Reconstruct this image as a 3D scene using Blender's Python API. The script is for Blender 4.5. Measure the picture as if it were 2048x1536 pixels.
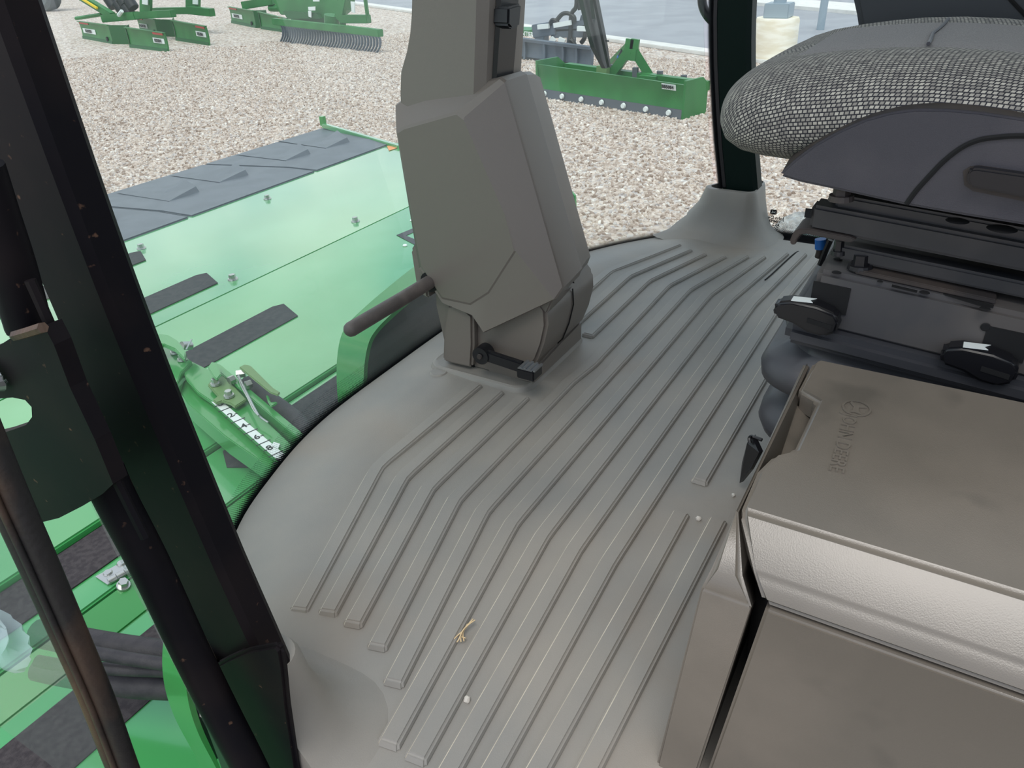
import bpy, bmesh, math, random
from mathutils import Vector, Matrix
random.seed(7)
for o in list(bpy.data.objects): bpy.data.objects.remove(o)
S = bpy.context.scene
COL = S.collection

# ------------------------------------------------------------------ camera
FPX = 1540.0
RT = Matrix(((0.50154653, -0.45421278, 0.73630281),
             (-0.864497, -0.23056149, 0.44663892),
             (-0.03310603, -0.86054178, -0.5083029)))
CAM = Vector((-1.152, 0.0, 0.72))
cd = bpy.data.cameras.new('camera'); cam = bpy.data.objects.new('camera', cd); COL.objects.link(cam)
cd.sensor_fit = 'HORIZONTAL'; cd.sensor_width = 36.0; cd.lens = 36.0 * FPX / 2048.0
cd.clip_start = 0.02; cd.clip_end = 500
m3 = Matrix((RT.col[0], -RT.col[1], -RT.col[2])).transposed()
cam.matrix_world = Matrix.Translation(CAM) @ m3.to_4x4()
S.camera = cam

# ------------------------------------------------------------------ sky, sun, exposure
W = bpy.data.worlds.new('sky'); S.world = W; W.use_nodes = True
nt = W.node_tree; nt.nodes.clear()
def wn(t, **k):
    n = nt.nodes.new(t)
    for a, b in k.items(): setattr(n, a, b)
    return n
out = wn('ShaderNodeOutputWorld'); bg = wn('ShaderNodeBackground'); bg.inputs[1].default_value = 1.0
tc = wn('ShaderNodeTexCoord'); mp = wn('ShaderNodeMapping'); mp.inputs['Scale'].default_value = (1, 1, 2.2)
noi = wn('ShaderNodeTexNoise'); noi.inputs['Scale'].default_value = 3.4; noi.inputs['Detail'].default_value = 7; noi.inputs['Roughness'].default_value = .55
rp = wn('ShaderNodeValToRGB')
rp.color_ramp.elements[0].position = .40; rp.color_ramp.elements[0].color = (.42, .58, .84, 1)
rp.color_ramp.elements[1].position = .60; rp.color_ramp.elements[1].color = (1.45, 1.46, 1.47, 1)
nt.links.new(tc.outputs['Generated'], mp.inputs[0]); nt.links.new(mp.outputs[0], noi.inputs['Vector'])
nt.links.new(noi.outputs['Fac'], rp.inputs[0]); nt.links.new(rp.outputs[0], bg.inputs[0]); nt.links.new(bg.outputs[0], out.inputs[0])
sd = bpy.data.lights.new('sun', 'SUN'); sun = bpy.data.objects.new('sun', sd); COL.objects.link(sun)
sd.energy = 1.9; sd.angle = math.radians(32); sd.color = (1, .96, .9)
sun.rotation_euler = Vector((-0.38, -0.10, 0.91)).to_track_quat('Z', 'Y').to_euler()
S.view_settings.view_transform = 'Standard'; S.view_settings.look = 'None'
S.view_settings.gamma = 1; S.view_settings.use_curve_mapping = False
S.view_settings.exposure = 0.0

# ------------------------------------------------------------------ pixel -> place helpers (known planes of the place)
def ray(px, py): return RT @ Vector((px - 1024, py - 768, FPX))
def on(px, py, n, d):
    r = ray(px, py); n = Vector(n); t = (d - n.dot(CAM)) / n.dot(r); return CAM + r * t
def Zp(px, py, z): return on(px, py, (0, 0, 1), z)
def Xp(px, py, x): return on(px, py, (1, 0, 0), x)
def Yp(px, py, y): return on(px, py, (0, 1, 0), y)

# ------------------------------------------------------------------ materials
def lin(c): return tuple(((v / 255) / 12.92 if v / 255 <= .04045 else ((v / 255 + .055) / 1.055) ** 2.4) for v in c) + (1,)
MATS = {}
def mat(name, col, rough=.5, metal=0, col2=None, nscale=20, lo=.4, hi=.6, bump=0, bscale=200, coat=0, spec=.5, detail=4, stretch=None, coords='Object'):
    m = bpy.data.materials.new(name); m.use_nodes = True; t = m.node_tree; b = t.nodes['Principled BSDF']
    b.inputs['Base Color'].default_value = lin(col); b.inputs['Roughness'].default_value = rough; b.inputs['Metallic'].default_value = metal
    b.inputs['Coat Weight'].default_value = coat; b.inputs['Coat Roughness'].default_value = .08; b.inputs['Specular IOR Level'].default_value = spec
    c = None
    if col2 or bump:
        c = t.nodes.new('ShaderNodeTexCoord'); v = c.outputs[coords]
        if stretch:
            mp = t.nodes.new('ShaderNodeMapping'); mp.inputs['Scale'].default_value = stretch; t.links.new(v, mp.inputs[0]); v = mp.outputs[0]
    if col2:
        n = t.nodes.new('ShaderNodeTexNoise'); n.inputs['Scale'].default_value = nscale; n.inputs['Detail'].default_value = detail
        r = t.nodes.new('ShaderNodeValToRGB'); r.color_ramp.elements[0].position = lo; r.color_ramp.elements[1].position = hi
        r.color_ramp.elements[0].color = lin(col); r.color_ramp.elements[1].color = lin(col2)
        t.links.new(v, n.inputs['Vector']); t.links.new(n.outputs['Fac'], r.inputs[0]); t.links.new(r.outputs[0], b.inputs['Base Color'])
    if bump:
        n = t.nodes.new('ShaderNodeTexNoise'); n.inputs['Scale'].default_value = bscale; n.inputs['Detail'].default_value = 2
        bp = t.nodes.new('ShaderNodeBump'); bp.inputs['Strength'].default_value = bump; bp.inputs['Distance'].default_value = .002
        t.links.new(c.outputs['Object'], n.inputs['Vector']); t.links.new(n.outputs['Fac'], bp.inputs['Height']); t.links.new(bp.outputs[0], b.inputs['Normal'])
    MATS[name] = m; return m
def two_noise(m, col3, scale, lo, hi, amount=1.0):
    """a second layer of dirt / flecks over the first colour"""
    t = m.node_tree; b = t.nodes['Principled BSDF']; src = b.inputs['Base Color'].links[0].from_socket if b.inputs['Base Color'].links else None
    c = t.nodes.new('ShaderNodeTexCoord'); n = t.nodes.new('ShaderNodeTexNoise'); n.inputs['Scale'].default_value = scale; n.inputs['Detail'].default_value = 3
    r = t.nodes.new('ShaderNodeValToRGB'); r.color_ramp.elements[0].position = lo; r.color_ramp.elements[1].position = hi
    r.color_ramp.elements[0].color = (0, 0, 0, 1); r.color_ramp.elements[1].color = (amount,) * 3 + (1,)
    x = t.nodes.new('ShaderNodeMix'); x.data_type = 'RGBA'
    t.links.new(c.outputs['Object'], n.inputs['Vector']); t.links.new(n.outputs['Fac'], r.inputs[0]); t.links.new(r.outputs[0], x.inputs['Factor'])
    if src: t.links.new(src, x.inputs['A'])
    else: x.inputs['A'].default_value = b.inputs['Base Color'].default_value
    x.inputs['B'].default_value = lin(col3); t.links.new(x.outputs['Result'], b.inputs['Base Color'])
MAT_MAT = mat('rubber_mat', (134, 132, 128), .46, col2=(150, 144, 136), nscale=5, lo=.35, hi=.7, bump=.12, bscale=700, spec=.5)
two_noise(MAT_MAT, (144, 126, 108), 3.1, .55, .8, .6)
MAT_TAUPE = mat('taupe_plastic', (116, 108, 101), .4, bump=.10, bscale=1100, spec=.6)
MAT_NECK = mat('neck_plastic', (124, 117, 110), .45, bump=.12, bscale=1100)
MAT_CONS = mat('console_plastic', (108, 101, 92), .3, col2=(124, 115, 105), nscale=6, lo=.4, hi=.7, bump=.08, bscale=900, spec=.8)
two_noise(MAT_CONS, (78, 74, 68), 9, .62, .72, .5)
MAT_LITEDGE = mat('lit_dusty_ridge_edge', (204, 195, 178), .8, col2=(176, 168, 154), nscale=18)
MAT_GAP = mat('dark_gap', (14, 14, 16), .8)
MAT_BLACK = mat('black_paint', (20, 19, 23), .5, col2=(33, 28, 29), nscale=9, lo=.45, hi=.75, spec=.07)
two_noise(MAT_BLACK, (120, 92, 75), 95, .69, .76, .5)
MAT_RUST = mat('dirty_black_seal', (26, 25, 26), .6, col2=(84, 62, 46), nscale=7, lo=.42, hi=.72, bump=.4, bscale=160, stretch=(3, 3, 1))
MAT_DKGREEN = mat('pillar_dark_green_black', (14, 30, 27), .45, spec=.12)
MAT_GREEN = mat('green_paint', (58, 146, 72), .28, coat=.6, spec=.5)
MAT_DECK = mat('green_deck_paint', (70, 156, 88), .18, col2=(84, 166, 104), nscale=2.2, coat=1)
MAT_IMPL = mat('implement_green', (38, 112, 52), .4, col2=(46, 124, 60), nscale=3)
MAT_IMPLD = mat('implement_green_dark', (30, 92, 46), .45)
MAT_CURT = mat('curtain_rubber', (96, 102, 110), .5, col2=(104, 110, 118), nscale=8)
MAT_TAPE = mat('grip_tape', (44, 46, 50), .75, col2=(58, 58, 60), nscale=60, bump=.5, bscale=900)
MAT_TAPE2 = mat('grip_tape_worn', (48, 42, 46), .8, col2=(66, 60, 62), nscale=90, bump=.6, bscale=900)
MAT_ZINC = mat('zinc_steel', (190, 192, 188), .3, metal=.9)
MAT_STEEL = mat('worn_steel', (150, 152, 155), .35, metal=.8)
MAT_CUT = mat('cutting_edge_steel', (92, 96, 102), .5, metal=.2)
MAT_WHITE = mat('white_decal', (232, 238, 236), .5)
MAT_RED = mat('red_reflector', (205, 62, 60), .4)
MAT_INK = mat('ink', (24, 26, 30), .5)
MAT_HOSE = mat('hose_black', (44, 41, 46), .6, col2=(56, 52, 56), nscale=40, bump=.3, bscale=300)
MAT_SHIELD = mat('seat_trim_plastic', (64, 63, 70), .5, col2=(72, 70, 76), nscale=12, bump=.15, bscale=1200)
MAT_DUSTY = mat('dusty_black_metal', (48, 44, 44), .6, col2=(78, 68, 62), nscale=14, lo=.35, hi=.75)
MAT_RAIL = mat('rail_black_metal', (40, 42, 46), .38, col2=(52, 52, 54), nscale=14, spec=.6)
MAT_HOUS = mat('housing_grey', (76, 75, 77), .5, col2=(90, 86, 84), nscale=9)
MAT_BELL = mat('bellows_rubber', (58, 60, 66), .42, col2=(66, 66, 70), nscale=6)
MAT_KNOB = mat('knob_black', (22, 22, 26), .35)
MAT_BLUE = mat('blue_sleeve', (20, 92, 165), .5)
MAT_BAR = mat('worn_grip_bar', (84, 78, 76), .55, col2=(104, 96, 92), nscale=30, lo=.4, hi=.7, bump=.2, bscale=300)
MAT_STRAW = mat('straw', (214, 190, 150), .7)
MAT_STONE = mat('pebble', (200, 194, 186), .8)
MAT_CONC = mat('concrete', (232, 222, 200), .85, col2=(246, 240, 226), nscale=3, stretch=(1, 1, 5), bump=.5, bscale=60)
MAT_CURB = mat('curb_concrete', (214, 212, 208), .85, col2=(224, 222, 218), nscale=6)
MAT_ROAD = mat('asphalt', (150, 152, 158), .85, col2=(160, 162, 168), nscale=1.2, bump=.3, bscale=120)
MAT_POLE = mat('galvanised_pole', (158, 172, 182), .5, metal=.2)
MAT_TYRE = mat('grey_rubber_tyre', (86, 92, 96), .8)
MAT_WOOD = mat('pale_wood', (206, 178, 130), .7)
MAT_YEL = mat('yellow_paint', (232, 202, 40), .4)
MAT_GREYIMP = mat('grey_blade_paint', (82, 92, 104), .5, col2=(96, 106, 118), nscale=2)
MAT_WIPER = mat('wiper_black', (12, 24, 30), .3)
MAT_ORANGE = mat('orange_label', (230, 150, 90), .5)
MAT_OLIVE = mat('olive_green_paint', (108, 140, 88), .45)
MAT_HEAD = mat('headliner', (176, 172, 164), .8)
MAT_BAG = mat('plastic_bag', (214, 226, 236), .35, spec=.6)
MAT_DARKPANEL = mat('dark_grey_panel', (58, 62, 66), .5)

def glass(name, tint=(.90, .97, .94), dust=.06, reflect=1.0):
    m = bpy.data.materials.new(name); m.use_nodes = True; t = m.node_tree; t.nodes.clear()
    o = t.nodes.new('ShaderNodeOutputMaterial'); tr = t.nodes.new('ShaderNodeBsdfTransparent'); tr.inputs[0].default_value = tint + (1,)
    gl = t.nodes.new('ShaderNodeBsdfGlossy'); gl.inputs['Roughness'].default_value = .02
    lw = t.nodes.new('ShaderNodeLayerWeight'); pw = t.nodes.new('ShaderNodeMath'); pw.operation = 'POWER'; pw.inputs[1].default_value = 4
    fr = t.nodes.new('ShaderNodeMath'); fr.operation = 'MULTIPLY_ADD'; fr.inputs[1].default_value = .8 * reflect; fr.inputs[2].default_value = .045 * reflect
    t.links.new(lw.outputs['Facing'], pw.inputs[0]); t.links.new(pw.outputs[0], fr.inputs[0])
    df = t.nodes.new('ShaderNodeBsdfTranslucent'); df.inputs[0].default_value = (.82, .9, .9, 1)
    d2 = t.nodes.new('ShaderNodeBsdfDiffuse'); d2.inputs[0].default_value = (.82, .9, .9, 1); ad = t.nodes.new('ShaderNodeMixShader'); ad.inputs[0].default_value = .35
    m1 = t.nodes.new('ShaderNodeMixShader'); m2 = t.nodes.new('ShaderNodeMixShader')
    tcn = t.nodes.new('ShaderNodeTexCoord'); n = t.nodes.new('ShaderNodeTexNoise'); n.inputs['Scale'].default_value = 3; n.inputs['Detail'].default_value = 5
    mr = t.nodes.new('ShaderNodeMapRange'); mr.inputs['From Min'].default_value = .3; mr.inputs['From Max'].default_value = .8
    mr.inputs['To Min'].default_value = dust * .5; mr.inputs['To Max'].default_value = dust * 1.7
    L = t.links.new
    L(tcn.outputs['Object'], n.inputs['Vector']); L(n.outputs['Fac'], mr.inputs['Value']); L(mr.outputs[0], m1.inputs[0])
    L(df.outputs[0], ad.inputs[1]); L(d2.outputs[0], ad.inputs[2])
    L(tr.outputs[0], m1.inputs[1]); L(ad.outputs[0], m1.inputs[2]); L(fr.outputs[0], m2.inputs[0]); L(m1.outputs[0], m2.inputs[1]); L(gl.outputs[0], m2.inputs[2]); L(m2.outputs[0], o.inputs[0])
    MATS[name] = m; return m
MAT_GLASS = glass('windscreen_glass', dust=.065)
MAT_GLASS2 = glass('door_glass', tint=(.86, .95, .91), dust=.12)
MAT_GLASS3 = glass('side_glass', dust=.03)
MAT_CLEAR = glass('clear_plastic', tint=(.93, .95, .97), dust=.28)

def frit(name='frit_print', v0=.010, v1=.026):
    """printed black dots fading out along v (0 = solid, 1 = clear)"""
    m = bpy.data.materials.new(name); m.use_nodes = True; t = m.node_tree; b = t.nodes['Principled BSDF']
    b.inputs['Base Color'].default_value = (.008, .010, .012, 1); b.inputs['Roughness'].default_value = .4
    uv = t.nodes.new('ShaderNodeUVMap'); vo = t.nodes.new('ShaderNodeTexVoronoi'); vo.feature = 'F1'; vo.inputs['Randomness'].default_value = 0; vo.voronoi_dimensions = '2D'; vo.inputs['Scale'].default_value = 1
    mp = t.nodes.new('ShaderNodeMapping'); mp.inputs['Scale'].default_value = (330, 330, 1); mp.inputs['Rotation'].default_value = (0, 0, .785)
    sx = t.nodes.new('ShaderNodeSeparateXYZ'); mr = t.nodes.new('ShaderNodeMapRange')
    mr.inputs['From Min'].default_value = v0; mr.inputs['From Max'].default_value = v1; mr.inputs['To Min'].default_value = .75; mr.inputs['To Max'].default_value = .18
    lt = t.nodes.new('ShaderNodeMath'); lt.operation = 'LESS_THAN'
    L = t.links.new; L(uv.outputs[0], mp.inputs[0]); L(mp.outputs[0], vo.inputs['Vector']); L(uv.outputs[0], sx.inputs[0]); L(sx.outputs['Y'], mr.inputs['Value'])
    L(vo.outputs['Distance'], lt.inputs[0]); L(mr.outputs[0], lt.inputs[1]); L(lt.outputs[0], b.inputs['Alpha'])
    MATS['frit'] = m; return m
MAT_FRIT = frit(); MAT_FRITW = frit('frit_print_wide', .030, .050)

def weave():
    m = bpy.data.materials.new('woven_fabric'); m.use_nodes = True; t = m.node_tree; b = t.nodes['Principled BSDF']; b.inputs['Roughness'].default_value = .9
    uv = t.nodes.new('ShaderNodeUVMap'); br = t.nodes.new('ShaderNodeTexBrick'); br.offset = .5
    br.inputs['Color1'].default_value = lin((196, 191, 180)); br.inputs['Color2'].default_value = lin((140, 136, 130)); br.inputs['Mortar'].default_value = lin((50, 50, 56))
    br.inputs['Scale'].default_value = 1; br.inputs['Brick Width'].default_value = .0050; br.inputs['Row Height'].default_value = .0043; br.inputs['Mortar Size'].default_value = .0008; br.inputs['Mortar Smooth'].default_value = .4
    bp = t.nodes.new('ShaderNodeBump'); bp.inputs['Strength'].default_value = .5; bp.inputs['Distance'].default_value = .0015; bp.invert = True
    L = t.links.new; L(uv.outputs[0], br.inputs['Vector']); L(br.outputs['Color'], b.inputs['Base Color']); L(br.outputs['Fac'], bp.inputs['Height']); L(bp.outputs[0], b.inputs['Normal'])
    MATS['weave'] = m; return m
MAT_WEAVE = weave()
MAT_KNIT = mat('fine_knit_fabric', (150, 146, 144), .9, col2=(132, 128, 128), nscale=700, detail=1, bump=.3, bscale=1500)

def gravel_mat(name, base=False):
    m = bpy.data.materials.new(name); m.use_nodes = True; t = m.node_tree; b = t.nodes['Principled BSDF']; b.inputs['Roughness'].default_value = .85
    r = t.nodes.new('ShaderNodeValToRGB'); e = r.color_ramp.elements
    cs = [(0, (142, 122, 108)), (.2, (178, 160, 148)), (.45, (202, 187, 175)), (.7, (218, 204, 193)), (.86, (182, 174, 172)), (1, (240, 233, 224))]
    e[0].position = 0; e[0].color = lin(cs[0][1]); e[1].position = 1; e[1].color = lin(cs[-1][1])
    for p, c in cs[1:-1]: x = e.new(p); x.color = lin(c)
    L = t.links.new
    if base:
        c = t.nodes.new('ShaderNodeTexCoord'); v = t.nodes.new('ShaderNodeTexVoronoi'); v.inputs['Scale'].default_value = 26
        s = t.nodes.new('ShaderNodeSeparateColor'); bp = t.nodes.new('ShaderNodeBump'); bp.inputs['Strength'].default_value = .8; bp.inputs['Distance'].default_value = .02; bp.invert = True
        L(c.outputs['Object'], v.inputs['Vector']); L(v.outputs['Color'], s.inputs[0]); L(s.outputs[0], r.inputs[0]); L(v.outputs['Distance'], bp.inputs['Height']); L(bp.outputs[0], b.inputs['Normal'])
    else:
        oi = t.nodes.new('ShaderNodeObjectInfo'); L(oi.outputs['Random'], r.inputs[0])
    L(r.outputs[0], b.inputs['Base Color']); return m
MAT_GRAV = gravel_mat('gravel_ground', True); MAT_STONES = gravel_mat('gravel_stones')

# ------------------------------------------------------------------ mesh helpers
WL = {}
def obj(name, verts, faces, m, parent=None, smooth=False, uv=None, bevel=0, seg=2, auto=None):
    me = bpy.data.meshes.new(name); me.from_pydata([tuple(v) for v in verts], [], faces); me.update()
    if uv is not None:
        l = me.uv_layers.new(name='UVMap')
        for p in me.polygons:
            for li, vi in zip(p.loop_indices, p.vertices): l.data[li].uv = uv[vi]
    bm = bmesh.new(); bm.from_mesh(me); bmesh.ops.recalc_face_normals(bm, faces=bm.faces)
    if bevel:
        es = [e for e in bm.edges if len(e.link_faces) == 2 and e.calc_face_angle(0) > .5]
        bmesh.ops.bevel(bm, geom=es, offset=bevel, segments=seg, affect='EDGES', clamp_overlap=True)
    bm.to_mesh(me); bm.free()
    return link(name, me, m, parent, smooth or bevel > 0, auto)
def link(name, me, m, parent=None, smooth=False, auto=None):
    o = bpy.data.objects.new(name, me); COL.objects.link(o)
    if m: me.materials.clear(); me.materials.append(m)
    if smooth:
        me.polygons.foreach_set('use_smooth', [True] * len(me.polygons))
        try: me.set_sharp_from_angle(angle=auto or .7)
        except Exception: pass
    setp(o, parent); return o
def setp(o, parent):
    pw = WL.get(parent, Vector((0, 0, 0))) if parent else Vector((0, 0, 0))
    if parent: o.parent = parent; o.location = -pw
    WL[o] = Vector((0, 0, 0))
def thing(name, label, cat, loc=(0, 0, 0), group=None, kind=None):
    o = bpy.data.objects.new(name, None); o.empty_display_size = .05; COL.objects.link(o); o.location = loc; WL[o] = Vector(loc)
    tag(o, label, cat, group, kind); return o
def tag(o, label=None, cat=None, group=None, kind=None):
    if label: o['label'] = label
    if cat: o['category'] = cat
    if group: o['group'] = group
    if kind: o['kind'] = kind
    return o
def prism(name, pts, vec, m, parent=None, bevel=0, seg=2, smooth=False):
    n = len(pts); pts = [Vector(p) for p in pts]; vec = Vector(vec); V = pts + [p + vec for p in pts]
    F = [list(range(n)), list(range(2 * n - 1, n - 1, -1))] + [[i, (i + 1) % n, n + (i + 1) % n, n + i] for i in range(n)]
    return obj(name, V, F, m, parent, bevel=bevel, seg=seg, smooth=smooth)
def prism_hole(name, outer, hole, vec, m, parent=None):
    bm = bmesh.new(); es = []
    for L in (outer, hole):
        vs = [bm.verts.new(p) for p in L]
        es += [bm.edges.new((vs[i], vs[(i + 1) % len(vs)])) for i in range(len(vs))]
    bmesh.ops.triangle_fill(bm, edges=es, use_beauty=True)
    r = bmesh.ops.extrude_face_region(bm, geom=bm.faces[:])
    bmesh.ops.translate(bm, verts=[v for v in r['geom'] if isinstance(v, bmesh.types.BMVert)], vec=Vector(vec))
    bmesh.ops.recalc_face_normals(bm, faces=bm.faces)
    me = bpy.data.meshes.new(name); bm.to_mesh(me); bm.free(); return link(name, me, m, parent)
def box(name, a, b, m, parent=None, bevel=0, seg=2):
    (x0, y0, z0), (x1, y1, z1) = a, b
    return prism(name, [(x0, y0, z0), (x1, y0, z0), (x1, y1, z0), (x0, y1, z0)], (0, 0, z1 - z0), m, parent, bevel, seg)
def bar(name, p, q, w, h, m, parent=None, up=(0, 0, 1), bevel=0):
    p, q = Vector(p), Vector(q); d = (q - p).normalized(); s = d.cross(Vector(up))
    s = s.normalized() if s.length > 1e-5 else Vector((1, 0, 0)); u = s.cross(d)
    c = [p + s * (a * w / 2) + u * (b * h / 2) for a, b in ((-1, -1), (1, -1), (1, 1), (-1, 1))]
    return prism(name, c, q - p, m, parent, bevel)
def spline(P, n=6):
    P = [Vector(p) for p in P]; out = []
    for i in range(len(P) - 1):
        a, b, c, d = P[max(i - 1, 0)], P[i], P[i + 1], P[min(i + 2, len(P) - 1)]
        for k in range(n):
            t = k / n; out.append(.5 * ((2 * b) + (c - a) * t + (2 * a - 5 * b + 4 * c - d) * t * t + (3 * b - a - 3 * c + d) * t ** 3))
    out.append(P[-1]); return out
def tube(name, P, r, m, parent=None, seg=10, round_end=False):
    P = [Vector(p) for p in P]; R = r if isinstance(r, (list, tuple)) else [r] * len(P)
    V = []; F = []; d0 = (P[1] - P[0]).normalized(); u = d0.orthogonal().normalized()
    if round_end:
        a, b = P[-1], (P[-1] - P[-2]).normalized(); rr = R[-1]; R = list(R)
        for k in (30, 55, 75, 87): P.append(a + b * rr * math.sin(math.radians(k))); R.append(rr * math.cos(math.radians(k)))
    for i, p in enumerate(P):
        d = (P[min(i + 1, len(P) - 1)] - P[max(i - 1, 0)]).normalized(); u = (u - d * u.dot(d)).normalized(); w = d.cross(u)
        V += [p + (u * math.cos(2 * math.pi * k / seg) + w * math.sin(2 * math.pi * k / seg)) * R[i] for k in range(seg)]
    for i in range(len(P) - 1):
        for k in range(seg): a = i * seg; F.append([a + k, a + (k + 1) % seg, a + seg + (k + 1) % seg, a + seg + k])
    F.append(list(range(seg))[::-1]); F.append([len(V) - seg + k for k in range(seg)])
    return obj(name, V, F, m, parent, smooth=True, auto=.9)
def grid(name, rows, m, parent=None, uv=False, closed=False, caps=False, smooth=True, auto=None):
    n = len(rows[0]); V = [Vector(v) for r in rows for v in r]; F = []; c = n if closed else n - 1
    for i in range(len(rows) - 1):
        for k in range(c): F.append([i * n + k, i * n + (k + 1) % n, (i + 1) * n + (k + 1) % n, (i + 1) * n + k])
    if caps: F.append(list(range(n))[::-1]); F.append([len(V) - n + k for k in range(n)])
    U = None
    if uv:
        U = []; us = [0] * n
        for i in range(len(rows)):
            if i: us = [us[k] + (Vector(rows[i][k]) - Vector(rows[i - 1][k])).length for k in range(n)]
            s = 0
            for k in range(n):
                if k: s += (Vector(rows[i][k]) - Vector(rows[i][k - 1])).length
                U.append((us[k], s))
    return obj(name, V, F, m, parent, smooth=smooth, uv=U, auto=auto)
def frame_from_normal(n):
    return Vector(n).to_track_quat('Z', 'Y').to_matrix().to_4x4()
_cache = {}
def bolt_mesh(key, r, h, hexa=True, washer=True):
    if key in _cache: return _cache[key]
    bm = bmesh.new()
    if washer: bmesh.ops.create_cone(bm, cap_ends=True, segments=16, radius1=r * 1.45, radius2=r * 1.35, depth=h * .3, matrix=Matrix.Translation((0, 0, h * .15)))
    bmesh.ops.create_cone(bm, cap_ends=True, segments=6 if hexa else 16, radius1=r, radius2=r * (.94 if hexa else .8), depth=h * .75, matrix=Matrix.Translation((0, 0, h * .3 + h * .37)))
    me = bpy.data.meshes.new('bolt'); bm.to_mesh(me); bm.free(); _cache[key] = me; return me
def bolt(p, n, r, h, m, parent, name='bolt', hexa=True, washer=True):
    me = bolt_mesh((round(r, 4), round(h, 4), hexa, washer, m.name), r, h, hexa, washer)
    if not me.materials: me.materials.append(m)
    o = bpy.data.objects.new(name, me); COL.objects.link(o); o.parent = parent
    M = frame_from_normal(n); M.translation = Vector(p) - (WL.get(parent) or Vector((0, 0, 0))); o.matrix_local = M; WL[o] = Vector(p); return o
def text(body, size, M, m, parent, name='lettering', depth=.0004, align='CENTER', bold=0):
    cu = bpy.data.curves.new('t', 'FONT'); cu.body = body; cu.size = size; cu.align_x = align; cu.align_y = 'CENTER'; cu.extrude = depth; cu.offset = bold; cu.resolution_u = 2
    o = bpy.data.objects.new('t', cu); COL.objects.link(o); dg = bpy.context.evaluated_depsgraph_get()
    me = bpy.data.meshes.new_from_object(o.evaluated_get(dg)); bpy.data.objects.remove(o); me.transform(M); me.name = name
    return link(name, me, m, parent)
def frame(o, x, y):
    """matrix with origin o, local X towards x and Y near y"""
    x = Vector(x).normalized(); z = x.cross(Vector(y)).normalized(); y = z.cross(x)
    M = Matrix((x, y, z)).transposed().to_4x4(); M.translation = Vector(o); return M
def interp(tab, x):
    for (a, b), (c, d) in zip(tab, tab[1:]):
        if x <= c: t = (x - a) / (c - a) if c > a else 0; t = max(0, t); return b + (d - b) * t
    return tab[-1][1]
def smooth_interp(tab, x):
    P = tab; 
    for i in range(len(P) - 1):
        if x <= P[i + 1][0] or i == len(P) - 2:
            x0, y0 = P[i]; x1, y1 = P[i + 1]; t = min(1, max(0, (x - x0) / (x1 - x0)))
            ml = (y1 - P[i - 1][1]) / (x1 - P[i - 1][0]) if i else 0
            mr = (P[i + 2][1] - y0) / (P[i + 2][0] - x0) if i + 2 < len(P) else (y1 - y0) / (x1 - x0)
            h = x1 - x0; t2 = t * t; t3 = t2 * t
            return (2*t3-3*t2+1)*y0 + (t3-2*t2+t)*h*ml + (-2*t3+3*t2)*y1 + (t3-t2)*h*mr
#@PART2
# ================================================================== GROUND, ROAD
GZ = -1.1
cA, cB = Zp(1430, 115, GZ), Zp(740, 15, GZ); cdir = (cB - cA).normalized(); cn = Vector((cdir.y, -cdir.x, 0))   # curb line and the road side
A0, A1 = cA - cdir * 40, cA + cdir * 70
tag(obj('ground', [(-60, -60, GZ), (90, -60, GZ), (90, 110, GZ), (-60, 110, GZ)], [[0, 1, 2, 3]], MAT_GRAV), 'pale gravel yard around the machine', kind='structure')
d1 = cn * 13.0
rd = prism('road', [A0 + cn * .15, A1 + cn * .15, A1 + cn * 16, A0 + cn * 16], (0, 0, .02), MAT_ROAD); tag(rd, 'grey asphalt road beyond the gravel', kind='structure')
kb = prism('curb', [A0, A1, A1 + cn * .32, A0 + cn * .32], (0, 0, .06), MAT_CURB, bevel=.01); tag(kb, 'pale concrete curb between the gravel and the near road edge', kind='structure')
e1, e2 = Zp(1502, 12, GZ), Zp(1706, 31, GZ); ed = (e2 - e1).normalized(); en = Vector((-ed.y, ed.x, 0)); en = en if en.x > 0 else -en
kc = prism('curb', [e1 - ed * 30, e1 + ed * 40, e1 + ed * 40 + en * 1.3, e1 - ed * 30 + en * 1.3], (0, 0, .09), MAT_CURB); tag(kc, 'far concrete gutter across the road behind the light pole', kind='structure')

# gravel stones scattered over the near yard
gx = []; gf = []
st = 1.0
for i in range(0, 17):
    for j in range(-2, 22):
        x, y = 1.2 + i * st, j * st
        if (Vector((x + st, y + .5, GZ)) - cA).dot(cn) > -.05: continue
        d = math.hypot(x - CAM.x, y); ang = math.atan2(x + 1.15, y)
        if d > 17 or d < 2.2: continue
        if y > 13 and x < y * .42: continue
        b = len(gx); gx += [(x, y, GZ), (x + st, y, GZ), (x + st, y + st, GZ), (x, y + st, GZ)]; gf.append([b, b + 1, b + 2, b + 3])
gs = obj('gravel_stones', gx, gf, MAT_STONES); tag(gs, 'loose pale gravel stones covering the yard', 'gravel', kind='stuff')
ng = bpy.data.node_groups.new('scatter', 'GeometryNodeTree')
ng.interface.new_socket('Geometry', in_out='INPUT', socket_type='NodeSocketGeometry'); ng.interface.new_socket('Geometry', in_out='OUTPUT', socket_type='NodeSocketGeometry')
N = ng.nodes.new; gi = N('NodeGroupInput'); go = N('NodeGroupOutput')
dp = N('GeometryNodeDistributePointsOnFaces'); dp.inputs['Density'].default_value = 900
ico = N('GeometryNodeMeshIcoSphere'); ico.inputs['Radius'].default_value = 1; ico.inputs['Subdivisions'].default_value = 1
sm = N('GeometryNodeSetMaterial'); sm.inputs['Material'].default_value = MAT_STONES
ip = N('GeometryNodeInstanceOnPoints')
rr = N('FunctionNodeRandomValue'); rr.data_type = 'FLOAT_VECTOR'; rr.inputs['Max'].default_value = (6.28, 6.28, 6.28)
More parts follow.
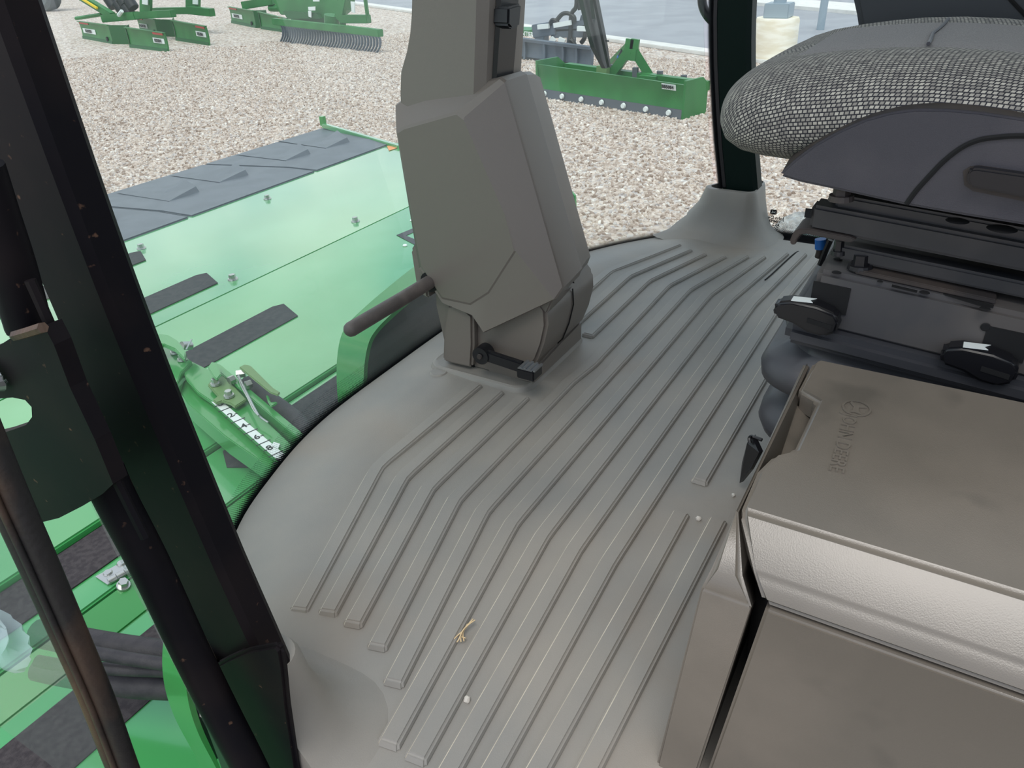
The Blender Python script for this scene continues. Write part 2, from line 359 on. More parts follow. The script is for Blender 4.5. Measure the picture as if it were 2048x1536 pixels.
rs = N('FunctionNodeRandomValue'); rs.data_type = 'FLOAT_VECTOR'; rs.inputs['Min'].default_value = (.009, .009, .007); rs.inputs['Max'].default_value = (.028, .024, .018); rs.inputs['Seed'].default_value = 5
for a, b in ((gi.outputs[0], dp.inputs['Mesh']), (ico.outputs['Mesh'], sm.inputs['Geometry']), (sm.outputs[0], ip.inputs['Instance']), (dp.outputs['Points'], ip.inputs['Points']),
             (rr.outputs['Value'], ip.inputs['Rotation']), (rs.outputs['Value'], ip.inputs['Scale']), (ip.outputs[0], go.inputs[0])): ng.links.new(a, b)
gm = gs.modifiers.new('scatter', 'NODES'); gm.node_group = ng

# ================================================================== CAB SHELL
YB = [(0, .892), (.186, .890), (.276, .888), (.35, .882), (.427, .868), (.514, .842), (.589, .814), (.651, .780), (.70, .748), (.78, .684), (.86, .60), (.95, .48)]
def yb(x): return smooth_interp(YB, abs(x))
YR = [(-.6, .30), (-.3, .365), (-.1, .41), (0, .43), (.147, .459), (.264, .483), (.485, .516), (.692, .530), (1.0, .542), (1.7, .54)]
def yr(z): return smooth_interp(YR, z)
def lean(z): return yr(z) - yr(0)

# floor mat: one moulded rubber sheet with raised ridges
FX0, FX1 = -.866, .85
rows = []
xs = [FX0 + (FX1 - FX0) * i / 96 for i in range(97)]
vs = [0, .15, .3, .42, .52, .6, .66, .71, .75, .79, .82, .85, .88, .9, .92, .94, .955, .97, .98, .99, 1.0]
for v in vs:
    r = []
    for x in xs:
        f = yb(x); y = -.8 + (f + .8) * v; d = f - y
        z = -.016 * max(0, 1 - d / .15) ** 2
        z += .010 * math.exp(-((d - .13) / .05) ** 2) * max(0, 1 - abs(abs(x) - .42) / .5)
        r.append((x, y, z))
    rows.append(r)
floor = grid('floor', rows, MAT_MAT); tag(floor, 'moulded taupe grey rubber cab floor with raised ridges', kind='structure')
under = prism('floor_skirt', [(x, yb(x) - .006, -.022) for x in xs] + [(FX1, -.8, -.022), (FX0, -.8, -.022)], (0, 0, -.10), MAT_KNOB, floor)

def ridge(path, w=.0275, h=.0085, name='ridge'):
    P = [Vector((x, y, 0)) for x, y in path]; V = []; F = []; n = len(P); e = .0028
    for i, p in enumerate(P):
        a = (p - P[i - 1]).normalized() if i else None; b = (P[i + 1] - p).normalized() if i < n - 1 else None
        d = ((a or b) + (b or a)).normalized(); k = 1 / max(.5, d.dot(a or b)); s = Vector((-d.y, d.x, 0)) * k   # s points to the front for +x paths
        ends = (i == 0 or i == n - 1); hh = h
        q = p
        V += [q + s * (w / 2), q + s * (w / 2 - e) + Vector((0, 0, hh)), q - s * (w / 2 - e) + Vector((0, 0, hh)), q - s * (w / 2)]
    # ramped ends
    for i, sg in ((0, 1), (n - 1, -1)):
        d = (P[1] - P[0]).normalized() if i == 0 else (P[-1] - P[-2]).normalized()
        for k in (1, 2): V[i * 4 + k] = V[i * 4 + k] + d * sg * .006
    V = [v + Vector((0, 0, -.0012)) for v in V]
    for i in range(n - 1):
        for k in range(3): F.append([i * 4 + k, i * 4 + k + 1, (i + 1) * 4 + k + 1, (i + 1) * 4 + k])
        F.append([i * 4 + 3, i * 4, (i + 1) * 4, (i + 1) * 4 + 3])
    F += [[3, 2, 1, 0], [4 * n - 4, 4 * n - 3, 4 * n - 2, 4 * n - 1]]
    o = obj(name, V, F, MAT_MAT, floor, bevel=.0024, seg=3, auto=.03); o.data.materials.append(MAT_LITEDGE)
    for p in o.data.polygons:      # forward edge painted pale: windscreen light put into the colour, with dust
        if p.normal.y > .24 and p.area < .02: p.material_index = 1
    return o
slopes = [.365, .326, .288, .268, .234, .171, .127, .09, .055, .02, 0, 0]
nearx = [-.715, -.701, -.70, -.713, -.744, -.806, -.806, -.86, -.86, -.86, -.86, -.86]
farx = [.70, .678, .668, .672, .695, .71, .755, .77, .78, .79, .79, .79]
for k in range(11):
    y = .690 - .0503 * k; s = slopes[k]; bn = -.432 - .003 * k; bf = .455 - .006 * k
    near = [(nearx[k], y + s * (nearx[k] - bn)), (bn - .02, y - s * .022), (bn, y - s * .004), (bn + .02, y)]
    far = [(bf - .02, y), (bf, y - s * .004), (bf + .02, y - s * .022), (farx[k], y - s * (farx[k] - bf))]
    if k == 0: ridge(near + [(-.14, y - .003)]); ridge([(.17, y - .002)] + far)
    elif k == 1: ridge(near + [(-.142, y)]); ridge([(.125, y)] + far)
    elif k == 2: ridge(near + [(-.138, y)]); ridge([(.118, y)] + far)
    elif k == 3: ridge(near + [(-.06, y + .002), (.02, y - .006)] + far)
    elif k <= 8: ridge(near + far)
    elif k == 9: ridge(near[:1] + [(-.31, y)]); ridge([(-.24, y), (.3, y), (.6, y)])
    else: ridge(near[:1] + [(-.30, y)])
def disc(name, c, r, h, m, parent, seg=20):
    rws = [[(c[0] + q * math.cos(a * 2 * math.pi / seg), c[1] + q * math.sin(a * 2 * math.pi / seg), c[2] + z) for a in range(seg)] for q, z in ((r * 1.15, 0), (r, h * .7), (r * .88, h), (r * .02, h))]
    return grid(name, rws, m, parent, closed=True, caps=True)
bc = Zp(878, 748, 0); disc('moulded_boss', (bc.x, bc.y, -.001), .0165, .007, MAT_MAT, floor)
def rrect(cx, cy, hx, hy, r, z, n=6):
    out = []
    for sx, sy, a0 in ((1, 1, 0), (-1, 1, 90), (-1, -1, 180), (1, -1, 270)):
        for k in range(n + 1):
            a = math.radians(a0 + 90 * k / n); out.append((cx + sx * (hx - r) + r * math.cos(a), cy + sy * (hy - r) + r * math.sin(a), z))
    return out
# raised collar of the mat round the steering column
grid('column_collar', [rrect(-.006, .700, .130, .112, .032, -.002), rrect(-.006, .700, .126, .108, .03, .008), rrect(-.006, .700, .121, .104, .028, .010), rrect(-.006, .700, .116, .099, .026, .008), rrect(-.006, .700, .10, .08, .03, .010)], MAT_MAT, floor, closed=True, caps=True)
# moulded boots that rise round the pillar feet
def boot(sx, name='pillar_boot'):
    rws = []
    for z, hi, rear, frn, r in ((-.004, .150, .055, .20, .08), (.006, .122, .034, .165, .075), (.02, .104, .020, .135, .07), (.045, .088, .009, .10, .05), (.08, .078, .004, .065, .04), (.112, .073, .003, .045, .03), (.121, .068, .001, .040, .025), (.122, .058, -.004, .028, .02), (.10, .054, -.006, .025, .02), (.0, .05, -.008, .02, .02)):
        y0, y1 = yr(z) - rear, yr(z) + .09 + frn; x0, x1 = .882 - hi, .882 + .06
        rws.append([(sx * x, y, zz) for x, y, zz in rrect((x0 + x1) / 2, (y0 + y1) / 2, (x1 - x0) / 2, (y1 - y0) / 2, r, z)])
    if sx < 0:   # the door side of the near boot is open: keep only what stands on the floor
        rws = [[(max(x, FX0 - .002), y, z) for x, y, z in r] for r in rws]
    rws = [[(x, min(y, yb(x) - .006 + lean(z)), z) for x, y, z in r] for r in rws]
    return grid(name, rws, MAT_MAT, floor, closed=True)
boot(1); boot(-1)
# thin cut line of the mat beside the far boot
tube('mat_seam', spline([Zp(1597, 503, .001), Zp(1585, 510, .001), Zp(1545, 547, .001), Zp(1530, 560, .001)], 4), .0018, MAT_GAP, floor, seg=5)

# pillars
def pillar(sx, name, m, zlo, zhi, n, label):
    xi, xo = (.845, .905) if sx > 0 else (.829, .862); rws = []
    for i in range(n + 1):
        z = zlo + (zhi - zlo) * i / n; y0 = yr(z); y1 = y0 + (.092 if sx > 0 else .083)
        k = .010 if sx > 0 else .006; pr = [(xi, y0 + k), (xi + k, y0), (xo - k, y0), (xo, y0 + k), (xo, y1 - k), (xo - k, y1), (xi + k, y1), (xi, y1 - k)]
        rws.append([(sx * x, y, z) for x, y in pr])
    o = grid(name, rws, m, None, closed=True, caps=True, auto=.4); return tag(o, label, kind='structure')
p_far = pillar(1, 'trim_2', MAT_DKGREEN, .0, 1.72, 40, 'dark green black front pillar rising from the rubber boot beside the seat')
p_near = pillar(-1, 'trim_1', MAT_BLACK, -.45, 1.72, 50, 'big black front pillar crossing the left of the picture')
# rubber gasket along the far pillar
tube('gasket', [(.849, yr(z) + .086, z) for z in [.12 + .1 * k for k in range(15)]], .008, MAT_KNOB, p_far, seg=6)

# windscreen: curved glass leaning forward at the top
GX = [-.858 + 1.758 * i / 60 for i in range(61)]
def gy(x, z): return yb(x) + .012 + lean(z)
ZS = [-.07, -.04, -.02, 0, .03, .06, .1, .2, .35, .5, .7, .9, 1.1, 1.3, 1.5, 1.72]
win1 = grid('window_1', [[(x, gy(x, z), z) for x in GX] for z in ZS], MAT_GLASS); tag(win1, 'curved greenish windscreen with dusty film', kind='structure')
def frit_strip(name, path, upv, width, m, parent, off):
    V = []; F = []; U = []; s = 0; nr = 4
    for i, p in enumerate(path):
        if i: s += (Vector(p) - Vector(path[i - 1])).length
        for k in range(nr + 1):
            t = k / nr; V.append(Vector(p) + upv(i, t * width) + off); U.append((s, t * width))
    for i in range(len(path) - 1):
        for k in range(nr): a = i * (nr + 1) + k; F.append([a, a + 1, a + nr + 2, a + nr + 1])
    return obj(name, V, F, m, parent, uv=U)
xs2 = [-.855 + 1.70 * i / 160 for i in range(161)]
base = [(x, gy(x, -.05), -.05) for x in xs2]
frit_strip('frit_band', base, lambda i, w: Vector((0, lean(w - .05) - lean(-.05), w)), .070, MAT_FRITW, win1, Vector((0, -.003, 0)))
pe = [(.846, yr(z) + .092, z) for z in [.02 + .02 * k for k in range(60)]]
frit_strip('frit_band', pe, lambda i, w: Vector((-w * .55, w * .35, 0)), .040, MAT_FRIT, win1, Vector((0, 0, 0)))

# right side window, sill and frame
SX = .905
win2 = obj('window_2', [(SX, .53, .0), (SX, -.8, .0), (SX, -.8, 1.72), (SX, .62, 1.72)], [[0, 1, 2, 3]], MAT_GLASS3); tag(win2, 'flat side window behind the seat with printed maker mark', kind='structure')
sb = [(SX - .004, y, -.012) for y in [.50 - .02 * k for k in range(64)]]
frit_strip('frit_band', sb, lambda i, w: Vector((0, 0, w)), .040, MAT_FRIT, win2, Vector((0, 0, 0)))
wr = prism('wall_right', [(SX - .03, .5, -.012), (SX - .03, -.8, -.012), (SX + .03, -.8, -.012), (SX + .03, .5, -.012)], (0, 0, -.14), MAT_KNOB); tag(wr, 'black right sill under the side window', kind='structure')
wb = prism('wall_back', [(-.93, -.86, -.1), (.93, -.86, -.1), (.93, -.86, .55), (-.93, -.86, .55)], (0, -.05, 0), MAT_TAUPE); tag(wb, 'taupe lower rear wall of the cab', kind='structure')
win3 = obj('window_3', [(-.9, -.88, .55), (.9, -.88, .55), (.9, -.88, 1.72), (-.9, -.88, 1.72)], [[0, 1, 2, 3]], MAT_GLASS3); tag(win3, 'rear cab window', kind='structure')
cl = prism('ceiling', [(-.93, -.95, 1.72), (.93, -.95, 1.72), (.93, .80, 1.72), (-.93, .80, 1.72)], (0, 0, .12), MAT_HEAD, bevel=.02); tag(cl, 'pale cab roof lining', kind='structure')
# printed mark on the side window, readable from outside
mk = Xp(1547, 424, SX - .006)
def winM(p): return frame(p, (0, 1, 0), (0, 0, 1))   # mirrored seen from inside
lg = grid('maker_emblem', [rrect(0, 0, .0085, .0068, .004, 0), rrect(0, 0, .0003, .0003, .0001, 0)], MAT_INK, win2, closed=True, smooth=False)
for v in lg.data.vertices: v.co = winM(mk) @ v.co
deer = [(-.006, -.003), (-.003, -.0005), (-.004, .003), (-.002, .0045), (-.001, .001), (.003, .0012), (.006, .003), (.0045, -.0005), (.006, -.003), (.003, -.0015), (-.001, -.0015), (-.004, -.0035)]
obj('emblem_deer', [winM(mk + Vector((-.0012, 0, 0))) @ Vector((-a, b, 0)) for a, b in deer], [list(range(len(deer)))], MAT_WHITE, win2)
for i, (s, sz) in enumerate((('John Deere', .0125), ('TEMPERED', .0095), ('AS-2  M70', .0095), ('DOT 287', .0095), ('SAFETY', .0095))):
    text(s, sz, winM(mk + Vector((-.001, 0, -.0150 - .0095 * i))) @ Matrix.Rotation(math.pi, 4, 'Y') @ Matrix.Scale(-1, 4, (1, 0, 0)), MAT_INK, win2, 'window_print', depth=.0001, bold=.0004)

# ================================================================== LEFT DOOR FRAME AND BRACKETS
dr = thing('door_1', 'open cab door edge with rusty dirty black seal and hazy glass at the lower left corner', 'door', Xp(60, 1050, -.985), kind='structure')
DX = -.985
pth = [Xp(x, y, DX) for x, y in ((-40, 830), (25, 985), (85, 1120), (150, 1270), (205, 1400), (255, 1536), (310, 1680))]
tube('door_frame', spline(pth, 4), .0088, MAT_RUST, dr, seg=12)
tube('door_seal', spline([p + Vector((-.006, .011, -.003)) for p in pth], 4), .0055, MAT_RUST, dr, seg=10)
tube('seal_lip', spline([p + Vector((-.010, -.002, .001)) for p in pth], 4), .0024, MAT_RUST, dr, seg=8)
PY = [p + Vector((-.003, .013, 0)) for p in pth]
gpts = PY + [Vector((DX, 1.5, PY[-1].z)), Vector((DX, 1.5, PY[0].z))]
obj('door_glass', gpts, [list(range(len(gpts)))], MAT_GLASS2, dr)
fp = [PY[0].lerp(PY[-1], 0) for _ in ()] or [a.lerp(b, t) for a, b in zip(PY, PY[1:]) for t in (0, .25, .5, .75)]
frit_strip('frit_band', fp, lambda i, w: Vector((0, w * .9, w * .3)), .022, MAT_FRIT, dr, Vector((-.002, -.004, 0)))

hb = thing('door_post_bracket', 'black steel bracket plate with slotted hole and tube beside the big pillar', 'bracket', Xp(100, 900, -.93))
PXX = -.925
outer = [Xp(x, y, PXX) for x, y in ((-60, 712), (0, 690), (28, 672), (88, 652), (108, 690), (140, 775), (190, 880), (226, 968), (205, 988), (165, 1012), (118, 1036), (62, 1050), (20, 1052), (-60, 1050))]
hole = [Xp(x, y, PXX) for x, y in ((-50, 815), (-10, 798), (25, 795), (50, 800), (63, 814), (64, 834), (52, 850), (30, 858), (0, 868), (-50, 880))]
prism_hole('bracket_plate', outer, hole, (.012, 0, 0), MAT_BLACK, hb)
tube('upper_tube', spline([Xp(x, y, PXX + .012) for x, y in ((-45, 330), (-12, 430), (22, 530), (58, 655))], 4), .0145, MAT_BLACK, hb, seg=14)
tube('weld_bead', spline([Xp(x, y, PXX - .008) for x, y in ((30, 672), (58, 664), (86, 655))], 3), .0035, MAT_RUST, hb, seg=6)
tube('lower_tube', spline([Xp(x, y, -.905) for x, y in ((205, 940), (232, 1000), (300, 1130), (380, 1300), (445, 1430), (500, 1536), (580, 1700))], 4), .0155, MAT_BLACK, hb, seg=16)
tube('seam_weld', spline([Xp(x, y, -.918) for x, y in ((60, 560), (100, 650), (150, 770), (205, 900), (245, 985), (290, 1075))], 3), .0035, MAT_BLACK, hb, seg=6)
bolt(Xp(-4, 752, PXX - .002), (-1, 0, 0), .0115, .006, MAT_STEEL, hb, 'bolt_head', hexa=False, washer=False)
text('AVE', .007, frame(Xp(4, 752, PXX - .009), (0, -.6, -.8), (0, .8, -.6)) , MAT_INK, hb, 'bolt_stamp', depth=.0002)
tube('weld_collar', spline([Xp(x, y, xx) for x, y, xx in ((432, 1335, -.866), (455, 1322, -.866), (490, 1306, -.864), (528, 1296, -.85))], 4), .0045, MAT_BLACK, p_near, seg=8)
# unseen dark platform, added to cut ground bounce onto the console side
pf = prism('bounce_blocker', [(-1.75, -1.3, -.14), (-.93, -1.3, -.14), (-.93, .18, -.14), (-1.75, .18, -.14)], (0, 0, -.05), MAT_DUSTY, bevel=.006); tag(pf, 'dusty black steel platform added out of view beside the door to cut ground bounce', 'platform')

prism('pillar_foot', [Xp(x, y, -.876) for x, y in ((426, 1334), (455, 1318), (492, 1302), (548, 1291), (560, 1305), (566, 1340), (574, 1420), (592, 1540), (620, 1660), (560, 1660), (470, 1480), (420, 1380))], (.008, 0, 0), MAT_BLACK, p_near, bevel=.003)
# ================================================================== STEERING COLUMN
sc = thing('steering_column', 'taupe plastic steering column standing on the ridged floor with foot bar and pedal', 'steering column', (-.006, .70, .01))
# lower base: tapered box
def yz(x, L): return [(x, y, z) for y, z in L]
b0 = [(.782, .006), (.600, .006), (.598, .040), (.585, .055), (.572, .09), (.563, .13), (.565, .16), (.60, .20), (.79, .22), (.80, .12)]
prism('base', yz(-.101, b0), (.195, 0, 0), MAT_TAUPE, sc, bevel=.006)
prism('base_foot', [(-.102, .590, .006), (.098, .590, .006), (.098, .590, .050), (.0, .590, .044), (-.102, .590, .034)], (0, .10, 0), MAT_TAUPE, sc, bevel=.004)
tube('base_seam', [(.0, y - .0015, z) for y, z in b0[2:7]], .0012, MAT_GAP, sc, seg=5)
# front-left cover plate of the base
pl = [Xp(x, y, -.118) for x, y in ((884, 722), (886, 668), (893, 612), (912, 606), (930, 619), (945, 632), (946, 690), (943, 737), (905, 729))]
prism('base_cover_plate', pl, (.02, 0, 0), MAT_TAUPE, sc, bevel=.005)
prism('plate_gap', [Xp(x, y, -.103) for x, y in ((943, 632), (947, 636), (948, 738), (943, 737))], (.003, 0, 0), MAT_GAP, sc)
# main housing, two shells: rings of (y,z) per x
def ring(x, front, rear_top, rear_bot, tip, fb, ft, top_pts):
    return [(x, y, z) for y, z in top_pts + [rear_top, rear_bot, tip, fb, ft, front]]
L_out = [(.822, .492), (.650, .5255), (.640, .521), (.536, .203), (.541, .188), (.675, .104), (.7, .131), (.765, .141), (.812, .20), (.840, .478)]
def shell(name, rings, bevel=.004):
    return grid(name, rings, MAT_TAUPE, sc, closed=True, caps=True, auto=.35)
def prof(x, dy=0, dz=0, shr=0, tip=0):
    c = Vector((.69, .32)); out = []
    for i, (y, z) in enumerate(L_out):
        if i == 5: z += tip
        v = Vector((y, z)); v = c + (v - c) * (1 - shr); out.append((x, v.x + dy, v.y + dz))
    return out
panel = [(.815, .448), (.706, .480), (.692, .472), (.622, .325), (.607, .266), (.664, .180), (.704, .150), (.765, .150), (.806, .205), (.829, .440)]
ox = [-.088, -.082, -.084, -.092, -.113, -.130, -.1265, -.124, -.122, -.106]
def panel_ring(x, k=0): return [(x, y, z) for y, z in panel]
shell('side_cover', [[(-.004, y, z) for _, y, z in prof(0, .006, .0, .01)], [(k + .006, y, z) for k, (_, y, z) in zip(ox, prof(0))], [(k, y, z) for k, (_, y, z) in zip(ox, prof(0, shr=.012))], panel_ring(-.1225), [(-.1245, y * .97 + .0209, z * .97 + .0093) for y, z in panel]])
# shell on the far side: rear face runs slightly forward to the right, upper corner rounded
def profr(x, dy, dz, shr=0, tip=.04): return prof(x, dy, dz, shr, tip)
shell('rear_cover', [profr(.0, .010, -.002, .012), profr(.060, .026, -.010, .014), profr(.098, .036, -.020, .02), profr(.108, .046, -.03, .06)])
prism('shell_seam', [(-.002, .689, .519), (-.002, .560, .172), (-.002, .60, .172), (-.002, .70, .51)], (.002, 0, 0), MAT_GAP, sc)
# notched lower lip of the rear cover
prism('cover_lip', [(-.098, .548, .19), (.0, .566, .165), (.104, .584, .150), (.104, .60, .118), (.06, .592, .128), (.045, .583, .118), (-.02, .572, .142), (-.075, .565, .152), (-.098, .565, .15)], (0, .02, .012), MAT_TAUPE, sc, bevel=.003)
# upper neck
nk = [(.836, .47), (.834, .495), (.828, .528), (.812, .560), (.803, .585), (.797, .61), (.789, .66), (.775, .92), (.655, .92), (.667, .66), (.673, .60), (.684, .50), (.69, .47)]
n0 = grid('neck', [[(.04, y, z) for y, z in nk], [(-.03, y - (.018 if i > 7 else 0), z) for i, (y, z) in enumerate(nk)], [(-.062, y - (.018 if i > 7 else 0), z) for i, (y, z) in enumerate(nk)], [(-.086, y - (.010 if i > 7 else 0), z) for i, (y, z) in enumerate(nk)], [(-.1, y + (.004 if i > 7 else -.004), z) for i, (y, z) in enumerate(nk)]], MAT_NECK, sc, closed=True, caps=True, auto=.45)
# steering wheel above the neck
hub = Vector((-.03, .63, 1.0)); wn_ = Vector((0, -.62, .78)).normalized(); wa = Vector((1, 0, 0)); wc = wn_.cross(wa)
tube('wheel_rim', [hub + (wa * math.cos(t) + wc * math.sin(t)) * .19 for t in [2 * math.pi * k / 40 for k in range(41)]], .015, MAT_KNOB, sc, seg=10)
for t in (0, 2.1, 4.2): bar('wheel_spoke', hub, hub + (wa * math.cos(t) + wc * math.sin(t)) * .185, .03, .012, MAT_KNOB, sc, up=wn_)
tube('wheel_hub', [hub - wn_ * .10, hub + wn_ * .012], .045, MAT_KNOB, sc, seg=18)
# dark recessed rear channel and side bracket of the neck
grid('neck_rear_panel', [[(x, y - d, z) for y, z in ((.635, .92), (.645, .70), (.653, .60), (.668, .49))] for x, d in ((-.076, -.004), (-.074, .003), (-.022, .003), (-.020, -.004))], MAT_KNOB, sc, smooth=False)
prism('neck_bracket', [Yp(x, y, .665) for x, y in ((1006, -60), (1018, -60), (1016, 75), (1035, 88), (1029, 145), (1000, 158))], (0, .05, 0), MAT_TAUPE, sc, bevel=.004)
prism('switch_paddle', [Yp(x, y, .63) for x, y in ((1018, 14), (1044, 7), (1040, 53), (1024, 59), (1017, 50))], (.004, .03, 0), MAT_KNOB, sc, bevel=.003)
# foot bar sticking out to the left
fb = tube('foot_bar', [(-.10, .79, .178), (-.20, .79, .178), (-.335, .792, .1785)], .0125, MAT_BAR, sc, seg=18, round_end=True)
tube('bar_socket', [(-.12, .79, .178), (-.1235, .79, .178)], .019, MAT_GAP, sc, seg=18)
prism('socket_bracket', [(-.118, .80, .14), (-.118, .825, .15), (-.118, .83, .23), (-.118, .80, .27)], (.06, 0, 0), MAT_TAUPE, sc, bevel=.004)
# tilt pedal
pe0 = Xp(966, 708, -.127); pe1 = Xp(1048, 735, -.138)
pa = bar('pedal_arm', pe0, pe1, .012, .022, MAT_KNOB, sc, up=(0, 0, 1), bevel=.003)
tube('pedal_pivot', [pe0 + Vector((.014, 0, 0)), pe0 + Vector((-.010, 0, 0))], .0165, MAT_KNOB, sc, seg=20)
bolt(pe0 + Vector((-.010, 0, 0)), (-1, 0, 0), .0055, .004, MAT_DUSTY, sc, 'pivot_pin', hexa=False, washer=False)
pc = Xp(1060, 741, -.142)
pd = prism('pedal_pad', [pc + Vector(v) for v in ((-.018, .017, -.010), (.014, .017, -.010), (.014, -.017, -.010), (-.018, -.017, -.010))], (0, 0, .019), MAT_KNOB, sc, bevel=.002)
prism('pad_worn_top', [pc + Vector(v) for v in ((-.0165, .0155, .0085), (.0125, .0155, .0085), (.0125, -.013, .0085), (-.0165, -.013, .0085))], (0, 0, .0012), MAT_STEEL, pd)
for k in range(4):
    y = .012 - .009 * k
    prism('pad_rib', [pc + Vector(v) for v in ((-.0165, y, .009), (.0125, y, .009), (.0125, y - .004, .009), (-.0165, y - .004, .009))], (0, 0, .0035), MAT_STEEL, pd)
# ================================================================== STORAGE CONSOLE (left of the seat)
cs = thing('storage_console', 'taupe plastic storage box with hinged lid and embossed maker name beside the seat', 'storage box', (-.5, -.2, 0))
LT = .302
def sweep_y(name, sect, y0, y1, m, parent, bevel=.004, skew=0):
    return prism(name, [(x, y0 - skew * (.3 - z), z) for x, z in sect], (0, y1 - y0, 0), m, parent, bevel)
# lid: top plate with hand notch, chamfered door side
lid_top = [(-.345, -.55), (-.345, .092), (-.352, .097), (-.421, .098), (-.4345, .0765), (-.529, .0775), (-.545, .092), (-.575, .0985), (-.636, .0965), (-.636, -.55)]
V = []; n = len(lid_top)
bm = bmesh.new()
top = [bm.verts.new((x, y, LT)) for x, y in lid_top]; bot = [bm.verts.new((x, y, LT - .028)) for x, y in lid_top]
bm.faces.new(top)
bm.faces.new(bot[::-1])
for i in range(n):
    if i == n - 2: continue
    bm.faces.new((top[i], bot[i], bot[(i + 1) % n], top[(i + 1) % n]))
a0, a1 = top[n - 2], top[n - 1]; c0, c1 = bot[n - 2], bot[n - 1]
ch = [[bm.verts.new(p) for p in ((-.674, .075, .2735), (-.685, .060, .256), (-.672, .060, .25))], [bm.verts.new(p) for p in ((-.674, -.55, .2735), (-.685, -.55, .256), (-.672, -.55, .25))]]
r0 = [a0] + ch[0] + [c0]; r1 = [a1] + ch[1] + [c1]
for i in range(4): bm.faces.new((r0[i], r0[i + 1], r1[i + 1], r1[i]))
bm.faces.new(r0); bm.faces.new(r1[::-1])
bmesh.ops.recalc_face_normals(bm, faces=bm.faces)
es = [e for e in bm.edges if len(e.link_faces) == 2 and e.calc_face_angle(0) > .35]
bmesh.ops.bevel(bm, geom=es, offset=.0055, segments=3, affect='EDGES', clamp_overlap=True)
me = bpy.data.meshes.new('lid'); bm.to_mesh(me); bm.free(); lid = link('lid', me, MAT_CONS, cs, smooth=True, auto=.6)
# door-side panel below the lid
prism('side_panel', [(-.684, .058, .2505), (-.684, .084, .0), (-.684, .092, -.06), (-.684, -.55, -.06), (-.684, -.55, .2505)], (.02, 0, 0), MAT_CONS, cs, bevel=.003, seg=3)
# body shell behind the gap
prism('body', [(-.345, .08, -.04), (-.345, .08, .27), (-.62, .08, .27), (-.665, .06, .25), (-.665, .06, -.04)], (0, -.6, 0), MAT_GAP, cs)
# front end frame: follows the lid section, stands forward of it
sec_o = [(-.340, -.02), (-.340, .287), (-.352, .297), (-.634, .297), (-.676, .268), (-.688, .252), (-.688, -.04)]
def fy(z): return .1065 + .0245 * max(0, (.297 - z)) / .297 * 1.0
def by(z): return .096 if z > .26 else .0655 + .026 * (.25 - z) / .25
Vf = [(x, fy(z) - (.006 if z > .26 and x < -.4 else 0), z) for x, z in sec_o]; Vb = [(x, (.1005 if x > -.65 else by(z)), z) for x, z in sec_o]; k = len(sec_o)
Vb[4] = (-.676, .083, .268)
obj('front_frame', Vf + Vb, [list(range(k)), list(range(2 * k - 1, k - 1, -1))] + [[i, (i + 1) % k, k + (i + 1) % k, k + i] for i in range(k)], MAT_CONS, cs, bevel=.004, seg=3)
# recess under the hand notch
prism('hand_recess', [(-.42, .103, .284), (-.56, .103, .284), (-.56, .06, .268), (-.42, .06, .268)], (0, 0, -.006), MAT_CONS, cs)
# embossed maker name and emblem on the lid
def lidM(p): return frame(p, (-1, -.05, 0), (.05, -1, 0))      # text runs towards the door, letter tops to the rear
c1p = Zp(1686, 884, LT + .0004); c0p = Zp(1713, 817, LT + .0004)
text('JOHN DEERE', .0178, lidM(c1p), MAT_CONS, lid, 'embossed_name', depth=.0011)
em = [(math.cos(a) * .015, math.sin(a) * .0135) for a in [i * 2 * math.pi / 24 for i in range(24)]]
rw = [[lidM(c0p) @ Vector((x * s, y * s, h)) for x, y in em] for s, h in ((1.0, 0), (1.0, .001), (.86, .001), (.86, 0))]
grid('embossed_ring', rw, MAT_CONS, lid, closed=True, smooth=False)
prism('embossed_deer', [lidM(c0p) @ Vector((a * 1.9, b * 2.0, 0)) for a, b in deer], (0, 0, .001), MAT_CONS, lid)
# white deck edge and black strap end between the box and the seat foot
stp = thing('strap_end', 'small black webbing strap end between the storage box and the seat foot', 'strap', Zp(1490, 960, .01))
prism('webbing', [Zp(x, y, z) for x, y, z in ((1503, 872, .11), (1518, 905, .10), (1500, 940, .06), (1479, 966, .012), (1484, 925, .05), (1494, 886, .10))], (.006, -.004, .0), MAT_KNOB, stp)
tube('strap_hook', spline([Zp(1500, 886, .105), Zp(1499, 876, .11), Zp(1505, 873, .11), Zp(1524, 880, .11)], 4), .0025, MAT_KNOB, stp, seg=6)

# ================================================================== OPERATOR SEAT
se = thing('operator_seat', 'suspension driver seat with grey woven cushion, dark plastic side trim and rubber bellows', 'seat', (0, 0, 0))
TS = .067   # the seat frame tips back a little
def tz(y, z): return z + TS * (y - .13)
